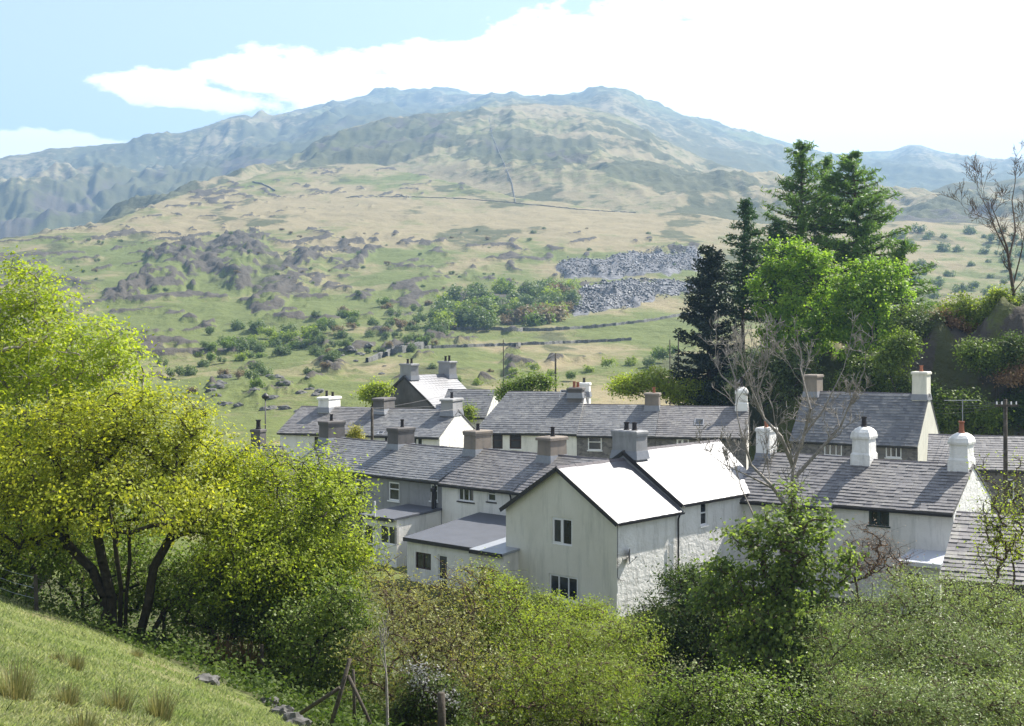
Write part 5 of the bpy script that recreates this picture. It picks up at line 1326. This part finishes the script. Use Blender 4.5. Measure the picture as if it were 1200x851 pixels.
wire('thin wire crossing from the terrace telegraph pole to the meadow pole', tp1 - Vector((0,0,.1)), tp2, .8)
for k in range(4):
    wire('one of the parallel wires running to the telegraph pole with the cross arm', tp3 + Vector((-.5+.33*k, -.2, -.15)), P(1085, 462+k*7, 96), .3)

# ------------------------------------------------------------------ the hillside: scrub, trees, walls, slate tips
def bush_proto(seed, mat, h=1.0, tree=False):
    rng = np.random.default_rng(seed); bl = []
    for k in range(5):
        a = rng.uniform(0, 6.28); bl.append((np.array([math.cos(a)*.45, math.sin(a)*.45, .5+rng.uniform(-.1, .25)+(.35 if tree else 0)]), tuple(rng.uniform(.32, .55, 2)) + (rng.uniform(.32, .5),)))
    cl = sample_blobs(bl, 90, rng, .5); cl[:,2] = np.maximum(cl[:,2], .1)
    p = np.repeat(cl, 11, 0) + rng.normal(size=(990, 3))*.09
    V, Fc = leaf_quads(p, .15, .10, rng, .5, unit(p-np.array([0,0,.4])))
    return np_mesh('hill_bush', V, Fc)
protos = {}
for nm, mt in (('g', LF_HILL), ('b', LF_HILLB), ('l', LF_GREEN), ('y', LF_YWILL)):
    protos[nm] = [bush_proto(700+k+ord(nm), mt, tree=(k == 1)) for k in range(3)]
def put_bush(kind, px, py, size, label, cat='bush', group='scrub bushes on the hillside', name='hill_bush', sq=1.0):
    me = protos[kind][int(px*7+py*3) % 3]; pt = hit(px, py); s = size*pt.y/F/1.0
    if not me.materials: me.materials.append({'g': LF_HILL, 'b': LF_HILLB, 'l': LF_GREEN, 'y': LF_YWILL}[kind])
    o = bpy.data.objects.new(name, me); C.objects.link(o); o.location = pt - Vector((0, 0, .12*s)); o.scale = (s*.62, s*.62, s*.6*sq); o.rotation_euler = (0, 0, (px*13+py) % 6.28); tag(o, label, cat, group)
    return o
rb = random.Random(77)
GW = 'trees of the hillside copse beside the slate tips'; LW = 'scrubby tree of the dense copse left of the grey slate tips'
for i in range(62):
    t = rb.random(); x = 508+t*165; y = 372 - t*18 + rb.uniform(-18, 24)*(1-.25*abs(t-.5)); put_bush(rb.choice('ggglby'), x, y, rb.uniform(20, 36), LW, 'tree', GW, 'copse_tree')
GS = 'scrub bushes below the rocky crag'; LS = 'green scrub bush in the patch below the big rocky crag'
for i in range(52):
    x = rb.gauss(318, 45); y = 405 + rb.gauss(0, 13) - (x-318)*.05; put_bush(rb.choice('gggly'), x, y, rb.uniform(11, 22), LS, 'bush', GS, 'scrub_bush')
GM = 'scattered scrub in the middle of the hill'; LM = 'scattered green scrub bush on the open middle slope of the hill'
for i in range(80):
    x = rb.gauss(455, 52); y = 392 + rb.gauss(0, 18) - (x-455)*.12; put_bush(rb.choice('ggglb'), x, y, rb.uniform(8, 17), LM, 'bush', GM, 'scrub_bush')
GL = 'bushes on the rough ground by the valley floor'; LL = 'small bush on the rough ground beyond the yellow green trees'
for (x, y, s, k) in [(222,440,22,'g'),(240,430,16,'g'),(300,455,22,'l'),(295,447,18,'g'),(262,442,14,'b'),(280,444,14,'b'),(330,452,12,'g'),(205,445,20,'g'),(365,455,9,'g'),(250,458,8,'g'),(225,460,14,'b'),(318,445,10,'g'),(190,430,14,'g')]:
    put_bush(k, x, y, s, LL, 'bush', GL, 'scrub_bush')
GX = 'specks of gorse over the upper hill'; LX = 'tiny dark gorse bush dotted on the straw coloured upper hill'
for i in range(70):
    x = rb.uniform(90, 830); y = rb.uniform(268, 345); put_bush(rb.choice('ggb'), x, y, rb.uniform(3, 8), LX, 'bush', GX, 'gorse_bush', .8)
GR = 'bushes of the meadow behind the village'; LR = 'bush on the meadow behind the roofs of the back row'
for (x, y, s, k) in [(775,425,26,'l'),(790,418,20,'l'),(760,432,18,'g'),(600,440,14,'y'),(625,436,16,'y'),(560,452,14,'y'),(540,448,12,'l'),(690,436,14,'y'),(715,432,18,'y'),(740,428,16,'y'),(455,466,12,'l'),(532,436,7,'b'),(575,436,7,'b'),(648,440,14,'y'),(670,446,16,'l')]:
    put_bush(k, x, y, s, LR, 'bush', GR, 'meadow_bush')
GF = 'bushes in the far fields on the right'; LF_ = 'dark bush in the far fields right of the larches'
for i in range(64):
    x = rb.uniform(1050, 1225); y = rb.uniform(272, 352); put_bush('g', x, y, rb.uniform(6, 19), LF_, 'bush', GF, 'field_bush')

WALLM = mat_stone('dry stone wall', (.10,.098,.092), (.22,.215,.20), (.09,.09,.08))
def drywall(label, pts, h=1.2, wdt=.6, step=3.0):
    P3 = []
    for (a, b_) in zip(pts[:-1], pts[1:]):
        n = max(2, int(math.hypot(b_[0]-a[0], b_[1]-a[1])/step))
        for k in range(n): P3.append(hit(a[0]+(b_[0]-a[0])*k/n, a[1]+(b_[1]-a[1])*k/n))
    P3.append(hit(*pts[-1])); rg = random.Random(int(pts[0][0]))
    o0 = P3[0].copy(); V, Fc = [], []
    for i, p in enumerate(P3):
        t = (P3[min(i+1, len(P3)-1)]-P3[max(i-1, 0)]); t.z = 0; t = t.normalized() if t.length > 0 else Vector((1,0,0)); s = Vector((-t.y, t.x, 0)); z = h*rg.uniform(.75, 1.15)
        q = p-o0
        V += [tuple(q-s*wdt/2-Vector((0,0,.5))), tuple(q-s*wdt*.35+Vector((0,0,z))), tuple(q+s*wdt*.35+Vector((0,0,z))), tuple(q+s*wdt/2-Vector((0,0,.5)))]
    for i in range(len(P3)-1):
        for k in range(3): Fc.append((i*4+k, (i+1)*4+k, (i+1)*4+k+1, i*4+k+1))
    me = bpy.data.meshes.new('dry_stone_wall'); me.from_pydata(V, [], Fc); me.update(); o = link('dry_stone_wall', me, WALLM); o.location = o0; tag(o, label, 'wall')
drywall('dry stone wall curving over the meadow below the slate tips', [(505,386),(560,387),(640,388),(700,384),(760,377),(800,370),(830,366)], .9, .8)
drywall('long low dry stone wall across the meadow above the grey gabled house', [(455,410),(520,408),(600,405),(680,402),(740,399)], .8, .8)
drywall('short broken wall on the skyline left of the knoll', [(296,214),(306,216),(314,219),(322,224)], 1.1, 1.0, 2)
drywall('thin wall climbing straight up the rocky knoll', [(604,238),(600,215),(592,196),(585,180),(577,160),(574,142),(573,133)], .9, .7, 2)
drywall('long wall along the top of the straw coloured slope', [(405,232),(470,231),(540,233),(600,238),(680,246),(745,250)], .5, .6)
drywall('short rubble wall below the copse at the hill foot', [(430,425),(470,412),(500,405)], 1.4, 1.0)

SPOIL = mat_slate('broken slate waste', [(.09,.09,.093), (.12,.12,.123), (.165,.165,.167), (.105,.105,.108)], lichen=None)
rng = np.random.default_rng(99)
for poly, lab in zip(SCREE, ('upper grey tip of broken slate on the hillside', 'lower grey tip of broken slate on the hillside')):
    xs = [q[0] for q in poly]; ys = [q[1] for q in poly]; pts = []
    sx = rng.uniform(min(xs), max(xs), 6000); sy = rng.uniform(min(ys), max(ys), 6000); ok = inpoly(sx + rng.normal(size=6000)*2, sy + rng.normal(size=6000)*1, poly) > 0
    sx, sy = sx[ok][:2600], sy[ok][:2600]
    D_ = np.interp(-sy, -YM, DM)*.995; X_ = (sx-600)/F*D_; Z_ = Hs(X_, D_); n = len(X_)
    s = rng.uniform(.2, .3, (n, 1))*rng.uniform(1, 2.5, (n, 1)); u = unit(rng.normal(size=(n, 3))*np.array([1,1,.5])); v = unit(np.cross(u, unit(rng.normal(size=(n, 3))*.6+np.array([0,0,1.])))); w_ = np.cross(u, v)
    c = np.stack([X_, D_, Z_+.15], -1); cor = []
    for k in range(8): cor.append(c + u*s*(1 if k & 1 else -1) + v*s*.7*(1 if k & 2 else -1) + w_*s*.28*(1 if k & 4 else -1))
    V = np.stack(cor, 1).reshape(-1, 3); k8 = np.arange(n)[:,None]*8
    Fc = np.concatenate([k8+np.array([f]) for f in ((0,1,3,2),(4,6,7,5),(0,4,5,1),(2,3,7,6),(0,2,6,4),(1,5,7,3))])
    o = link('slate_waste', np_mesh('slate_waste', V, Fc), SPOIL); tag(o, lab, 'slate tip', kind='stuff')
rb = random.Random(3)
GB = 'boulders on the rough lower slope'; LB = 'grey boulder lying on the rough ground at the foot of the hill'
bp = [stone('hill_boulder', LB, (0,0,0), (1,.9,.75), ROCK, 30+k, 'boulder', GB) for k in range(3)]
for i in range(46):
    x, y = (rb.uniform(215, 380), rb.uniform(440, 485)) if i < 30 else (rb.uniform(380, 480), rb.uniform(400, 440))
    if i < 3: o = bp[i]
    else:
        o = bpy.data.objects.new('hill_boulder', bp[i % 3].data); C.objects.link(o); tag(o, LB, 'boulder', GB)
    pt = hit(x, y); s = rb.uniform(.4, 1.3); o.location = pt; o.scale = (s*1.3, s, s*.8); o.rotation_euler = (0, 0, rb.uniform(0, 6.28))
